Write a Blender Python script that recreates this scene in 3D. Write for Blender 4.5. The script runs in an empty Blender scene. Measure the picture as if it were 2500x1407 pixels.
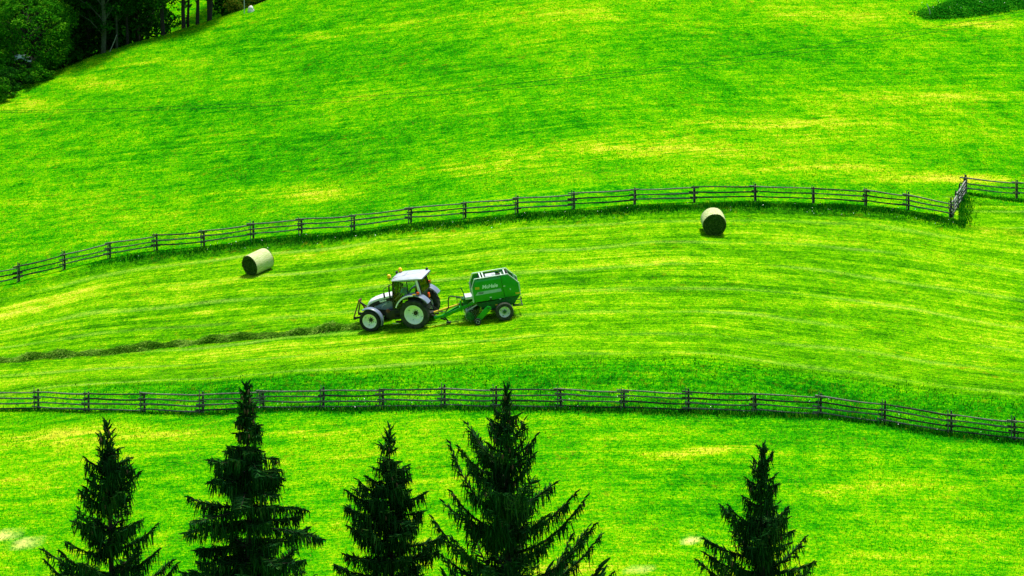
import bpy, bmesh, math, random
import numpy as np
from mathutils import Vector, Matrix, Quaternion

rng = np.random.default_rng(7)
random.seed(7)
scene = bpy.context.scene
COL = scene.collection
R = math.radians

# ------------------------------------------------------------------ camera, sky, sun, exposure
F = 9200.0                      # focal length in photo pixels (photo 2500 x 1407)
TH = R(8.0)                     # camera looks down across the valley
cam = bpy.data.cameras.new('camera')
cam.sensor_width = 36.0
cam.lens = 36.0 * F / 2500.0
cam.clip_start = 1.0
cam.clip_end = 12000.0
camo = bpy.data.objects.new('camera', cam)
COL.objects.link(camo)
camo.location = (0, 0, 0)
camo.rotation_euler = (R(90) - TH, 0, 0)
scene.camera = camo

SUN_DIR = Vector((0.14, 0.13, 0.97)).normalized()     # towards the sun: very high, a little to the right
w = bpy.data.worlds.new('World')
scene.world = w
w.use_nodes = True
nt = w.node_tree
bg = nt.nodes['Background']
sky = nt.nodes.new('ShaderNodeTexSky')
sky.sky_type = 'NISHITA'
sky.sun_disc = False
sky.sun_elevation = math.asin(SUN_DIR.z)
sky.sun_rotation = math.atan2(SUN_DIR.x, SUN_DIR.y)
sky.dust_density = 2.5
nt.links.new(sky.outputs[0], bg.inputs[0])
bg.inputs[1].default_value = 0.10
sl = bpy.data.lights.new('sun', 'SUN')
sl.energy = 3.6
sl.angle = R(10.0)
sl.color = (1.0, 0.96, 0.88)
so = bpy.data.objects.new('sun', sl)
COL.objects.link(so)
so.rotation_euler = SUN_DIR.to_track_quat('Z', 'Y').to_euler()
scene.view_settings.view_transform = 'Standard'
scene.view_settings.look = 'None'
scene.view_settings.exposure = 0.78
scene.view_settings.gamma = 1.0
scene.cycles.max_bounces = 6
scene.cycles.transparent_max_bounces = 12

# ------------------------------------------------------------------ helpers: tags, meshes, materials
def tag(o, label=None, cat=None, group=None, kind=None):
    if label: o['label'] = label
    if cat: o['category'] = cat
    if group: o['group'] = group
    if kind: o['kind'] = kind
    return o

def empty(name, mat=None, loc=None):
    o = bpy.data.objects.new(name, None)
    o.empty_display_size = 0.3
    COL.objects.link(o)
    if mat is not None: o.matrix_world = mat
    if loc is not None: o.location = loc
    return o

def link_mesh(name, me, material, parent=None):
    o = bpy.data.objects.new(name, me)
    if material is not None and not me.materials:
        for m in (material if isinstance(material, (list, tuple)) else [material]):
            me.materials.append(m)
    COL.objects.link(o)
    if parent is not None: o.parent = parent
    return o

class MB:
    """collects shapes; build() makes ONE mesh object"""
    def __init__(s):
        s.v = []; s.f = []; s.m = []
    def add(s, vs, fs, mi=0):
        n = len(s.v)
        s.v += [tuple(p) for p in vs]
        s.f += [tuple(i + n for i in f) for f in fs]
        s.m += [mi] * len(fs)
        return s
    def box(s, c, d, rot=None, mi=0, taper=1.0):
        x, y, z = d[0] / 2, d[1] / 2, d[2] / 2
        t = taper
        vs = [Vector(p) for p in ((-x, -y, -z), (x, -y, -z), (x, y, -z), (-x, y, -z),
              (-x * t, -y * t, z), (x * t, -y * t, z), (x * t, y * t, z), (-x * t, y * t, z))]
        if rot is not None: vs = [rot @ p for p in vs]
        c = Vector(c)
        return s.add([c + p for p in vs], [(0, 3, 2, 1), (4, 5, 6, 7), (0, 1, 5, 4), (1, 2, 6, 5), (2, 3, 7, 6), (3, 0, 4, 7)], mi)
    def bar(s, a, b, wd, ht, up=(0, 0, 1), mi=0):
        a, b = Vector(a), Vector(b)
        d = (b - a); L = d.length; d.normalize()
        up = Vector(up)
        sd = d.cross(up)
        if sd.length < 1e-4: sd = d.cross(Vector((0, 1, 0)))
        sd.normalize(); u = sd.cross(d)
        m = Matrix((d, sd, u)).transposed()
        return s.box((a + b) / 2, (L, wd, ht), m, mi)
    def tube(s, pts, rad, n=8, mi=0, caps=True):
        pts = [Vector(p) for p in pts]
        k = len(pts)
        rs = rad if isinstance(rad, (list, tuple, np.ndarray)) else [rad] * k
        vs = []; fs = []
        prev = None
        for i, p in enumerate(pts):
            t = (pts[min(i + 1, k - 1)] - pts[max(i - 1, 0)])
            t.normalize()
            if prev is None:
                a = t.orthogonal().normalized()
            else:
                a = prev - t * prev.dot(t)
                a.normalize()
            prev = a
            b = t.cross(a)
            for j in range(n):
                th = 2 * math.pi * j / n
                vs.append(p + (a * math.cos(th) + b * math.sin(th)) * rs[i])
        for i in range(k - 1):
            for j in range(n):
                fs.append((i * n + j, i * n + (j + 1) % n, (i + 1) * n + (j + 1) % n, (i + 1) * n + j))
        if caps:
            fs.append(tuple(range(n - 1, -1, -1)))
            fs.append(tuple((k - 1) * n + j for j in range(n)))
        return s.add(vs, fs, mi)
    def prism(s, poly, y0, y1, mi=0, poly1=None):
        """polygon in X-Z extruded from y0 to y1 (optionally a different outline at y1)"""
        n = len(poly)
        poly1 = poly1 or poly
        vs = [(p[0], y0, p[1]) for p in poly] + [(p[0], y1, p[1]) for p in poly1]
        fs = [tuple(range(n)), tuple(range(2 * n - 1, n - 1, -1))]
        for i in range(n):
            j = (i + 1) % n
            fs.append((i, i + n, j + n, j))
        return s.add(vs, fs, mi)
    def lathe(s, prof, c=(0, 0, 0), n=40, axis='Y', mi=0, closed=False):
        """profile of (axial, radius)"""
        c = Vector(c); vs = []; fs = []
        k = len(prof)
        for a, r in prof:
            for j in range(n):
                th = 2 * math.pi * j / n
                if axis == 'Y': p = Vector((r * math.cos(th), a, r * math.sin(th)))
                elif axis == 'X': p = Vector((a, r * math.cos(th), r * math.sin(th)))
                else: p = Vector((r * math.cos(th), r * math.sin(th), a))
                vs.append(c + p)
        for i in range(k if closed else k - 1):
            i2 = (i + 1) % k
            for j in range(n):
                fs.append((i * n + j, i * n + (j + 1) % n, i2 * n + (j + 1) % n, i2 * n + j))
        return s.add(vs, fs, mi)
    def loft(s, secs, mi=0, caps=True, closed=True):
        n = len(secs[0]); vs = [p for q in secs for p in q]; fs = []
        for i in range(len(secs) - 1):
            for j in range(n if closed else n - 1):
                fs.append((i * n + j, i * n + (j + 1) % n, (i + 1) * n + (j + 1) % n, (i + 1) * n + j))
        if caps:
            fs.append(tuple(range(n - 1, -1, -1)))
            fs.append(tuple((len(secs) - 1) * n + j for j in range(n)))
        return s.add(vs, fs, mi)
    def build(s, name, material, parent=None, smooth=35, bevel=0):
        me = bpy.data.meshes.new(name)
        me.from_pydata(s.v, [], s.f)
        bm = bmesh.new(); bm.from_mesh(me)
        bmesh.ops.recalc_face_normals(bm, faces=bm.faces)
        if bevel:
            es = [e for e in bm.edges if len(e.link_faces) == 2 and e.calc_face_angle(0) > 0.5]
            bmesh.ops.bevel(bm, geom=es, offset=bevel, segments=2, affect='EDGES', profile=0.6, clamp_overlap=True)
        bm.to_mesh(me); bm.free()
        if not bevel and any(s.m):
            me.polygons.foreach_set('material_index', s.m)
        if smooth:
            me.polygons.foreach_set('use_smooth', [True] * len(me.polygons))
            me.set_sharp_from_angle(angle=R(smooth))
        return link_mesh(name, me, material, parent)

def raw_mesh(name, V, tris=None, quads=None):
    """fast mesh from numpy arrays"""
    me = bpy.data.meshes.new(name)
    V = np.asarray(V, dtype=np.float32)
    me.vertices.add(len(V)); me.vertices.foreach_set('co', V.ravel())
    parts = []; tot = []
    if tris is not None and len(tris): parts.append(tris.astype(np.int32).ravel()); tot.append(np.full(len(tris), 3, np.int32))
    if quads is not None and len(quads): parts.append(quads.astype(np.int32).ravel()); tot.append(np.full(len(quads), 4, np.int32))
    li = np.concatenate(parts); lt = np.concatenate(tot)
    ls = np.concatenate([[0], np.cumsum(lt)[:-1]]).astype(np.int32)
    me.loops.add(len(li)); me.loops.foreach_set('vertex_index', li)
    me.polygons.add(len(lt)); me.polygons.foreach_set('loop_start', ls)
    me.update(calc_edges=True)
    return me

def N(t, typ, **kw):
    n = t.nodes.new(typ)
    for k, v in kw.items(): setattr(n, k, v)
    return n

def mat(name, col, rough=0.6, metal=0.0, var=0.0, scale=6.0, col2=None, spec=0.4, bump=0.0, bscale=40.0, coat=0.0, detail=4.0, stretch=None):
    m = bpy.data.materials.new(name); m.use_nodes = True
    t = m.node_tree; b = t.nodes['Principled BSDF']
    b.inputs['Base Color'].default_value = (*col, 1)
    b.inputs['Roughness'].default_value = rough
    b.inputs['Metallic'].default_value = metal
    b.inputs['Specular IOR Level'].default_value = spec
    b.inputs['Coat Weight'].default_value = coat
    tc = N(t, 'ShaderNodeTexCoord')
    vec = tc.outputs['Object']
    if stretch:
        mp = N(t, 'ShaderNodeMapping'); mp.inputs['Scale'].default_value = stretch
        t.links.new(vec, mp.inputs['Vector']); vec = mp.outputs[0]
    if var > 0 or col2:
        nz = N(t, 'ShaderNodeTexNoise'); nz.inputs['Scale'].default_value = scale; nz.inputs['Detail'].default_value = detail
        t.links.new(vec, nz.inputs['Vector'])
        cr = N(t, 'ShaderNodeValToRGB')
        c2 = col2 or tuple(c * (1 - var) for c in col)
        cr.color_ramp.elements[0].position = 0.36; cr.color_ramp.elements[0].color = (*c2, 1)
        cr.color_ramp.elements[1].position = 0.62; cr.color_ramp.elements[1].color = (*col, 1)
        t.links.new(nz.outputs['Fac'], cr.inputs['Fac'])
        t.links.new(cr.outputs['Color'], b.inputs['Base Color'])
    if bump > 0:
        nb = N(t, 'ShaderNodeTexNoise'); nb.inputs['Scale'].default_value = bscale; nb.inputs['Detail'].default_value = 5
        t.links.new(vec, nb.inputs['Vector'])
        bp = N(t, 'ShaderNodeBump'); bp.inputs['Strength'].default_value = bump; bp.inputs['Distance'].default_value = 0.05
        t.links.new(nb.outputs['Fac'], bp.inputs['Height']); t.links.new(bp.outputs['Normal'], b.inputs['Normal'])
    return m

def leaf_mat(name, stops, trans=0.45, tcol=None, patch=None, rough=0.6):
    """thin plant matter: colour varies leaf by leaf; light passes through"""
    m = bpy.data.materials.new(name); m.use_nodes = True
    t = m.node_tree
    for n in list(t.nodes): t.nodes.remove(n)
    out = N(t, 'ShaderNodeOutputMaterial')
    ge = N(t, 'ShaderNodeNewGeometry')
    cr = N(t, 'ShaderNodeValToRGB')
    els = cr.color_ramp.elements
    while len(els) < len(stops): els.new(0.5)
    for e, (p, c) in zip(els, stops): e.position = p; e.color = (*c, 1)
    fac = ge.outputs['Random Per Island']
    if patch:
        tc = N(t, 'ShaderNodeTexCoord')
        nz = N(t, 'ShaderNodeTexNoise'); nz.inputs['Scale'].default_value = patch; nz.inputs['Detail'].default_value = 3
        t.links.new(tc.outputs['Object'], nz.inputs['Vector'])
        a = N(t, 'ShaderNodeMath', operation='MULTIPLY_ADD'); a.inputs[1].default_value = 1.6; a.inputs[2].default_value = -0.8
        t.links.new(nz.outputs['Fac'], a.inputs[0])
        b = N(t, 'ShaderNodeMath', operation='ADD', use_clamp=True)
        t.links.new(a.outputs[0], b.inputs[0]); t.links.new(fac, b.inputs[1]); fac = b.outputs[0]
    t.links.new(fac, cr.inputs['Fac'])
    d = N(t, 'ShaderNodeBsdfDiffuse'); tr = N(t, 'ShaderNodeBsdfTranslucent'); mx = N(t, 'ShaderNodeMixShader')
    mx.inputs[0].default_value = trans
    t.links.new(cr.outputs[0], d.inputs[0]); t.links.new(cr.outputs[0], tr.inputs[0])
    t.links.new(d.outputs[0], mx.inputs[1]); t.links.new(tr.outputs[0], mx.inputs[2])
    t.links.new(mx.outputs[0], out.inputs[0])
    return m

# ------------------------------------------------------------------ terrain
KY = np.array([-3000, -400, -60, 0, 20, 60, 85, 110, 163, 185, 219, 263, 320, 400, 600, 1500, 4000.])
KZ = np.array([400, 110, 14, -1.9, -9, -40, -48, -45.5, -35.8, -32.1, -25.9, -16.6, -3, 18, 60, 190, 420.])
def pchip(x, y):
    x = np.asarray(x, float); y = np.asarray(y, float)
    h = np.diff(x); d = np.diff(y) / h; m = np.zeros_like(y)
    for i in range(1, len(x) - 1):
        if d[i - 1] * d[i] > 0:
            w1 = 2 * h[i] + h[i - 1]; w2 = h[i] + 2 * h[i - 1]
            m[i] = (w1 + w2) / (w1 / d[i - 1] + w2 / d[i])
    m[0] = d[0]; m[-1] = d[-1]
    def f(q):
        q = np.clip(q, x[0], x[-1]); i = np.clip(np.searchsorted(x, q) - 1, 0, len(x) - 2)
        t = (q - x[i]) / h[i]
        return ((1 + 2 * t) * (1 - t) ** 2 * y[i] + t * (1 - t) ** 2 * h[i] * m[i]
                + t * t * (3 - 2 * t) * y[i + 1] + t * t * (t - 1) * h[i] * m[i + 1])
    return f
PROF = pchip(KY, KZ)
def ss(a, b, x):
    t = np.clip((x - a) / (b - a), 0, 1); return t * t * (3 - 2 * t)
def lncosh(u):
    return np.abs(u) + np.log1p(np.exp(-2 * np.abs(u))) - math.log(2)
def base_z(x, y):
    A = np.where(x < 6, .2, .11)
    c = np.minimum(A * 9 * lncosh((x - 6) / 9), 40)
    return PROF(y) - (.35 + .65 * ss(180, 206, y)) * c
# plan curves: upper fence, lower fence, lower edge of the mown field, crest above the gully
FENCE_U = pchip([-60, -42, -30.7, -24.4, -15.6, -6, 3.6, 14.4, 21, 26.1, 34, 60], [222, 222, 221.6, 223.0, 221.3, 218.5, 217.5, 219.9, 221.0, 220.4, 219.5, 219])
FENCE_L = pchip([-60, -36, -27.3, -19.3, -9.8, -.9, 8.8, 15.5, 21.9, 24.9, 34, 60], [212, 203, 198, 190.9, 187.6, 185.7, 184.6, 184.5, 182.5, 181.9, 180, 178])
CREST = pchip([-80, -45, -36, -28, -21, -16, -8, 10, 80], [236, 258, 264.6, 269.5, 271.8, 275, 279, 290, 330])
_sn = np.random.default_rng(3)
SW = [(_sn.normal(0, 1, 2), _sn.uniform(0, 6.28)) for _ in range(14)]
def rough_z(x, y):
    z = 0
    for i, (k, p) in enumerate(SW):
        f = (0.35, 0.7, 1.4)[i % 3]
        z = z + np.sin((k[0] * x * .7 + k[1] * y) * f + p) * (0.018, 0.014, 0.010)[i % 3]
    return z
def terr(x, y):
    x = np.asarray(x, float); y = np.asarray(y, float)
    z = base_z(x, y)
    s = y - CREST(x)
    # gully behind the crest at the upper left, with a far bank beyond it
    g = .62 * (np.log1p(np.exp(np.clip((s - 2.5) / 1.1, -40, 40))) * 1.1) - .62 * (np.log1p(np.exp(np.clip((s - 15) / 2, -40, 40))) * 2)
    g = g - .16 * np.maximum(s - 30, 0) * ss(30, 40, s) * (1 - ss(70, 120, s))
    z = z - g * (1 - ss(-15, -3, x))
    near = (np.abs(x) < 90) & (y > 140) & (y < 330)
    # grassy step under the upper fence
    du = y - FENCE_U(x)
    z = z + np.where(near, .34 * ss(-1.6, -.7, du) * (1 - ss(0, 14, du)), 0)
    # soft bank above the lower fence
    dl = y - FENCE_L(x)
    z = z + np.where(near, .3 * ss(2.2, 5.2, dl) * (1 - ss(6, 14, dl)), 0)
    return z + np.where(near, rough_z(x, y), 0)

def ray(u, v):
    a = ((u - 1250) / F, 1.0, -(v - 703.5) / F)
    c, s = math.cos(TH), math.sin(TH)
    return np.array([a[0], a[1] * c + a[2] * s, -a[1] * s + a[2] * c])
def hit(u, v, t0=150):
    d = ray(u, v); t = np.arange(t0, 330, .05)
    g = terr(d[0] * t, d[1] * t) - d[2] * t
    i = int(np.argmax(g > 0)) if (g > 0).any() else len(t) - 1
    return Vector(d * t[i])
def G(x, y): return Vector((x, y, float(terr(x, y))))
def normal(x, y, e=1.2):
    return Vector((-(float(terr(x + e, y)) - float(terr(x - e, y))) / (2 * e), -(float(terr(x, y + e)) - float(terr(x, y - e))) / (2 * e), 1)).normalized()

MOW_LOW = pchip([-60, -30, -24, -13.5, 0, 9, 19.5, 25.5, 60], [212, 202, 199.5, 194.2, 191.8, 191.5, 188.9, 187.5, 182])
def zone_attrs(x, y):
    du = y - FENCE_U(x); lo = MOW_LOW(x)
    fl = FENCE_L(x)
    jog = (x > 26.2)
    mown = ss(-.5, .5, y - lo) * (1 - ss(-1.3, -.5, du))
    mown = np.where(jog, ss(-.5, .5, y - lo) * (1 - ss(4.0, 5.0, du)), mown)
    roughb = (1 - ss(-.6, .9, y - lo)) * ss(-1.0, .4, y - fl)
    roughb = roughb * (.25 + .75 * ss(-26, -10, x))
    upper = ss(-1.3, -.4, du)
    lush = np.exp(-((du + .9) / .75) ** 2) * ss(-26, -22, x) * (1 - ss(26.5, 27, x)) + .8 * np.exp(-((y - fl + .1) / .8) ** 2) * ss(-18, -12, x)
    lush = lush + np.where(jog, 0, 0)
    # long rows the machines left, as plan coordinates (along, across)
    t = (y - lo) / np.maximum(FENCE_U(x) - lo, 4)
    acr_m = t * 21
    acr_u = y - (.42 * np.logaddexp(0, (x - 2) / 4) * 4 + .34 * np.logaddexp(0, (-x - 3) / 4) * 4)
    acr_l = y - .02 * x
    acr = np.where(y < fl, acr_l, np.where(du < -.8, acr_m, acr_u))
    return mown, upper, roughb, lush, x, acr
# ------------------------------------------------------------------ ground material
def ground_material():
    m = bpy.data.materials.new('meadow_ground'); m.use_nodes = True
    t = m.node_tree; b = t.nodes['Principled BSDF']; L = t.links.new
    b.inputs['Roughness'].default_value = 0.9; b.inputs['Specular IOR Level'].default_value = 0.0
    at = {}
    for k in ('mown', 'upper', 'roughb', 'lush', 'straw', 'area', 'rows'):
        at[k] = N(t, 'ShaderNodeAttribute', attribute_name=k)
    tc = N(t, 'ShaderNodeTexCoord')
    def math_(op, a, b_=None, c=None, clamp=False):
        n = N(t, 'ShaderNodeMath', operation=op, use_clamp=clamp)
        for i, q in enumerate((a, b_, c)):
            if q is None: continue
            if isinstance(q, (int, float)): n.inputs[i].default_value = q
            else: L(q, n.inputs[i])
        return n.outputs[0]
    def noise(vec, sc, det=3, rough=.55, dist=0.0):
        n = N(t, 'ShaderNodeTexNoise'); n.inputs['Scale'].default_value = 1.0
        n.inputs['Detail'].default_value = det; n.inputs['Roughness'].default_value = rough; n.inputs['Distortion'].default_value = dist
        mp = N(t, 'ShaderNodeMapping'); mp.inputs['Scale'].default_value = sc
        L(vec, mp.inputs[0]); L(mp.outputs[0], n.inputs['Vector']); return n.outputs['Fac']
    rows = at['rows'].outputs['Vector']; ob = tc.outputs['Object']
    mown, upper = at['mown'].outputs['Fac'], at['upper'].outputs['Fac']
    n_row = noise(rows, (.045, 1.15, 0), 5, .62)              # long streaks
    n_row2 = noise(rows, (.14, 4.6, 0), 4, .65)             # short streaks
    n_big = noise(ob, (.10, .10, .10), 3)                  # broad patches
    n_mid = noise(ob, (.9, .9, .9), 4, .6)                 # tussocks
    n_fine = noise(ob, (5.5, 5.5, 5.5), 4, .7)             # grain of the sward
    n_grain = noise(ob, (17, 17, 17), 2, .6)
    f = math_('MULTIPLY_ADD', math_('SUBTRACT', n_row, .5), math_('MULTIPLY_ADD', mown, .50, .60), .475)
    f = math_('MULTIPLY_ADD', math_('SUBTRACT', n_row2, .5), math_('MULTIPLY_ADD', mown, .35, .50), f)
    f = math_('MULTIPLY_ADD', math_('SUBTRACT', n_big, .5), .55, f)
    f = math_('MULTIPLY_ADD', math_('SUBTRACT', n_mid, .5), .80, f)
    f = math_('MULTIPLY_ADD', math_('SUBTRACT', n_fine, .5), 1.35, f)
    f = math_('MULTIPLY_ADD', math_('SUBTRACT', n_grain, .5), 1.0, f)
    f = math_('MULTIPLY_ADD', mown, .01, f)
    n_spot = noise(rows, (.30, 1.6, 0), 4, .65)
    f = math_('MULTIPLY_ADD', at['area'].outputs['Fac'], math_('MULTIPLY_ADD', n_spot, 6.5, -2.2, True), f)
    n_tuft = noise(ob, (1.25, 1.25, 1.25), 3, .6)
    tuft = math_('MULTIPLY', math_('MULTIPLY_ADD', n_tuft, 12, -7.7, True), math_('MULTIPLY_ADD', n_fine, 4, -1.4, True))
    f = math_('MULTIPLY_ADD', tuft, math_('MULTIPLY_ADD', mown, .22, -.34), f)
    f = math_('MULTIPLY_ADD', at['roughb'].outputs['Fac'], -.10, f)
    f = math_('ADD', math_('MULTIPLY', math_('SUBTRACT', math_('SUBTRACT', math_('SUBTRACT', 1.0, mown), upper), at['roughb'].outputs['Fac']), .045, None, True), f)
    f = math_('MULTIPLY_ADD', at['lush'].outputs['Fac'], -.30, f)
    cr = N(t, 'ShaderNodeValToRGB'); e = cr.color_ramp.elements
    stops = [(.0, (.001, .050, .0015)), (.22, (.004, .135, .001)), (.42, (.022, .250, .0008)), (.56, (.072, .330, .0005)),
             (.72, (.165, .400, .0010)), (.88, (.330, .430, .003)), (1., (.46, .47, .03))]
    while len(e) < len(stops): e.new(.5)
    for q, (p, c) in zip(e, stops): q.position = p; q.color = (*c, 1)
    L(f, cr.inputs[0])
    cm = N(t, 'ShaderNodeValToRGB'); em = cm.color_ramp.elements
    ms = [(.0, (.010, .080, .001)), (.25, (.050, .165, .0008)), (.42, (.095, .250, .0008)), (.58, (.145, .350, .0010)), (.72, (.215, .430, .003)), (.88, (.36, .47, .008)), (1., (.48, .50, .05))]
    while len(em) < len(ms): em.new(.5)
    for q, (p, c) in zip(em, ms): q.position = p; q.color = (*c, 1)
    L(f, cm.inputs[0])
    mm = N(t, 'ShaderNodeMix', data_type='RGBA'); L(math_('MULTIPLY', mown, .45), mm.inputs['Factor']); L(cr.outputs[0], mm.inputs['A']); L(cm.outputs[0], mm.inputs['B'])
    # dry brownish specks
    n_dry = noise(ob, (1.7, 1.7, 1.7), 5, .7)
    n_dryb = noise(ob, (.22, .22, .22), 2)
    dry = math_('MULTIPLY', math_('MULTIPLY_ADD', n_dry, 7, -3.9, True), math_('ADD', math_('MULTIPLY_ADD', n_dryb, 3, -1.2, True), math_('MULTIPLY', at['area'].outputs['Fac'], 2.2, None, True), None, True))
    mx = N(t, 'ShaderNodeMix', data_type='RGBA'); mx.inputs['B'].default_value = (.24, .19, .004, 1)
    L(math_('MULTIPLY', dry, .7), mx.inputs['Factor']); L(mm.outputs['Result'], mx.inputs['A'])
    # pale raked-out hay lines following the mower's rows
    sep = N(t, 'ShaderNodeSeparateXYZ'); L(rows, sep.inputs[0])
    wob = math_('MULTIPLY_ADD', noise(rows, (.05, .3, 0), 2), 1.6, sep.outputs[1])
    wv = math_('ABSOLUTE', math_('SUBTRACT', math_('FRACT', math_('DIVIDE', wob, 3.1)), .5))
    line = math_('MULTIPLY_ADD', wv, -11, 1.0, True)
    line = math_('MULTIPLY', line, math_('MULTIPLY_ADD', noise(rows, (.11, .5, 0), 3), 3.2, -1.25, True))
    line = math_('MULTIPLY', line, math_('MULTIPLY', mown, math_('MULTIPLY_ADD', n_fine, 2.2, -.5, True)))
    mx2 = N(t, 'ShaderNodeMix', data_type='RGBA'); mx2.inputs['B'].default_value = (.33, .42, .07, 1)
    L(math_('MULTIPLY', line, .75), mx2.inputs['Factor']); L(mx.outputs['Result'], mx2.inputs['A'])
    # bare straw-coloured spots
    st = math_('MULTIPLY', at['straw'].outputs['Fac'], math_('MULTIPLY_ADD', n_fine, 2.5, -.35, True), clamp=True)
    mx3 = N(t, 'ShaderNodeMix', data_type='RGBA'); mx3.inputs['B'].default_value = (.85, .70, .22, 1)
    L(st, mx3.inputs['Factor']); L(mx2.outputs['Result'], mx3.inputs['A'])
    L(mx3.outputs['Result'], b.inputs['Base Color'])
    h = math_('ADD', math_('MULTIPLY', n_fine, .5), math_('ADD', math_('MULTIPLY', n_mid, .9), math_('MULTIPLY', n_grain, .2)))
    h = math_('MULTIPLY_ADD', n_row2, .5, h)
    bp = N(t, 'ShaderNodeBump'); bp.inputs['Strength'].default_value = .8; bp.inputs['Distance'].default_value = .16
    L(h, bp.inputs['Height']); L(bp.outputs[0], b.inputs['Normal'])
    return m

def grow(a, lim, f=1.35, step=1.0):
    out = [a]; s = step
    while abs(out[-1]) < lim: out.append(out[-1] + (s if a > 0 else -s)); s *= f
    return out
gx = np.unique(np.concatenate([np.arange(-48, 46.01, .55), grow(46, 5000), grow(-48, 5000)]))
gy = np.unique(np.concatenate([np.arange(150, 176, .6), np.arange(176, 236, .36), np.arange(236, 320, .6), grow(320, 5000, 1.3), [150 - q for q in grow(.5, 4000, 1.3)]]))
GX, GY = np.meshgrid(gx, gy)
GZ = terr(GX, GY)
V = np.stack([GX, GY, GZ], -1).reshape(-1, 3)
ny, nx = GX.shape
ii = (np.arange(ny - 1)[:, None] * nx + np.arange(nx - 1)[None]).ravel()
Q = np.stack([ii, ii + 1, ii + 1 + nx, ii + nx], 1)
me = raw_mesh('hillside', V, quads=Q)
za = zone_attrs(GX.ravel(), GY.ravel())
STRAW = [(hit(10, 1308), .40, .10), (hit(62, 1327), .40, .10), (hit(1690, 1318), .26, .07), (hit(1560, 1390), .22, .06)]
straw = np.zeros(len(V))
for p, wx, wy in STRAW:
    straw += np.exp(-(((V[:, 0] - p.x) / wx) ** 2 + ((V[:, 1] - p.y) / (wy * 3.2)) ** 2)) * 1.5
# broad known differences of the sward: dry yellowish (+) and lush green (-) areas, as places on the ground
AREAS = [(1550, 365, 420, 26, .26), (1900, 300, 300, 14, .22), (2300, 235, 220, 10, .2), (2000, 410, 420, 18, .2), (1230, 415, 180, 25, .2), (2330, 436, 230, 9, .4), (1900, 330, 380, 35, .14), (250, 520, 380, 45, .16), (760, 475, 150, 18, .22), (60, 255, 110, 16, .3),
         (230, 205, 110, 16, .2), (430, 150, 130, 16, .16), (1350, 30, 380, 26, .16), (2000, 35, 280, 30, .16), (2400, 62, 150, 10, .35), (780, 90, 60, 5, .3), (2250, 250, 250, 30, .12),
         (520, 380, 480, 45, -.14), (1100, 320, 260, 35, -.1), (900, 150, 380, 60, -.08), (620, 270, 350, 18, -.1), (1750, 180, 300, 40, -.06),
         (110, 740, 230, 16, .3), (560, 690, 260, 14, .18), (1120, 560, 260, 10, .32), (960, 592, 260, 10, .22), (1930, 590, 180, 10, .25), (2330, 560, 190, 18, .22), (1250, 718, 260, 9, .32), (520, 872, 420, 20, .22),
         (1000, 842, 300, 14, .18), (2050, 742, 330, 11, .2), (700, 775, 180, 8, .2), (1500, 640, 300, 8, .2), (240, 795, 220, 10, -.2), (560, 735, 200, 9, -.1), (1500, 680, 320, 11, -.16), (1900, 830, 320, 16, -.1), (1500, 785, 250, 10, -.1), (250, 690, 200, 8, -.12),
         (150, 1062, 190, 22, .3), (460, 1062, 150, 14, .24), (780, 1060, 100, 8, .2), (1000, 1105, 200, 16, .1), (1720, 1100, 120, 6, .4), (1400, 1390, 160, 16, .22), (1400, 1255, 120, 10, .2), (1180, 1190, 300, 25, .08), (2100, 1190, 300, 16, .16),
         (650, 1080, 60, 12, -.2), (2300, 1120, 200, 30, -.08), (60, 1180, 80, 15, .2), (750, 1200, 120, 40, -.05)]
area = np.zeros(len(V)); vis_k = (np.abs(V[:, 0]) < 60) & (V[:, 1] > 150) & (V[:, 1] < 330)
for u_, v_, wu, wv, am in AREAS:
    p_ = hit(u_, v_); dy_ = max(.6, abs(hit(u_, v_ - wv).y - hit(u_, v_ + wv).y) / 2); dx_ = wu / F * p_.y
    sl_ = ((hit(u_ + wu * .7, v_).y - hit(u_ - wu * .7, v_).y) / (1.4 * dx_)) if p_.y > 225 else float(FENCE_U(p_.x + 1) - FENCE_U(p_.x - 1)) / 2
    X_ = V[vis_k, 0] - p_.x; Y_ = V[vis_k, 1] - p_.y - sl_ * X_
    am = am * (1.5 if am > 0 and (v_ < 500 or v_ > 1000) else 1.15)
    area[vis_k] += am * np.exp(-(X_ / dx_) ** 2 - (Y_ / dy_) ** 2)
q = me.attributes.new('area', 'FLOAT', 'POINT'); q.data.foreach_set('value', area.astype(np.float32))
for k, a in zip(('mown', 'upper', 'roughb', 'lush'), za[:4]):
    q = me.attributes.new(k, 'FLOAT', 'POINT'); q.data.foreach_set('value', np.asarray(a, np.float32))
q = me.attributes.new('straw', 'FLOAT', 'POINT'); q.data.foreach_set('value', straw.astype(np.float32))
q = me.attributes.new('rows', 'FLOAT_VECTOR', 'POINT')
q.data.foreach_set('vector', np.stack([za[4], za[5], np.zeros(len(V))], 1).astype(np.float32).ravel())
me.polygons.foreach_set('use_smooth', [True] * len(me.polygons))
tag(link_mesh('ground', me, ground_material()), kind='structure')

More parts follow.
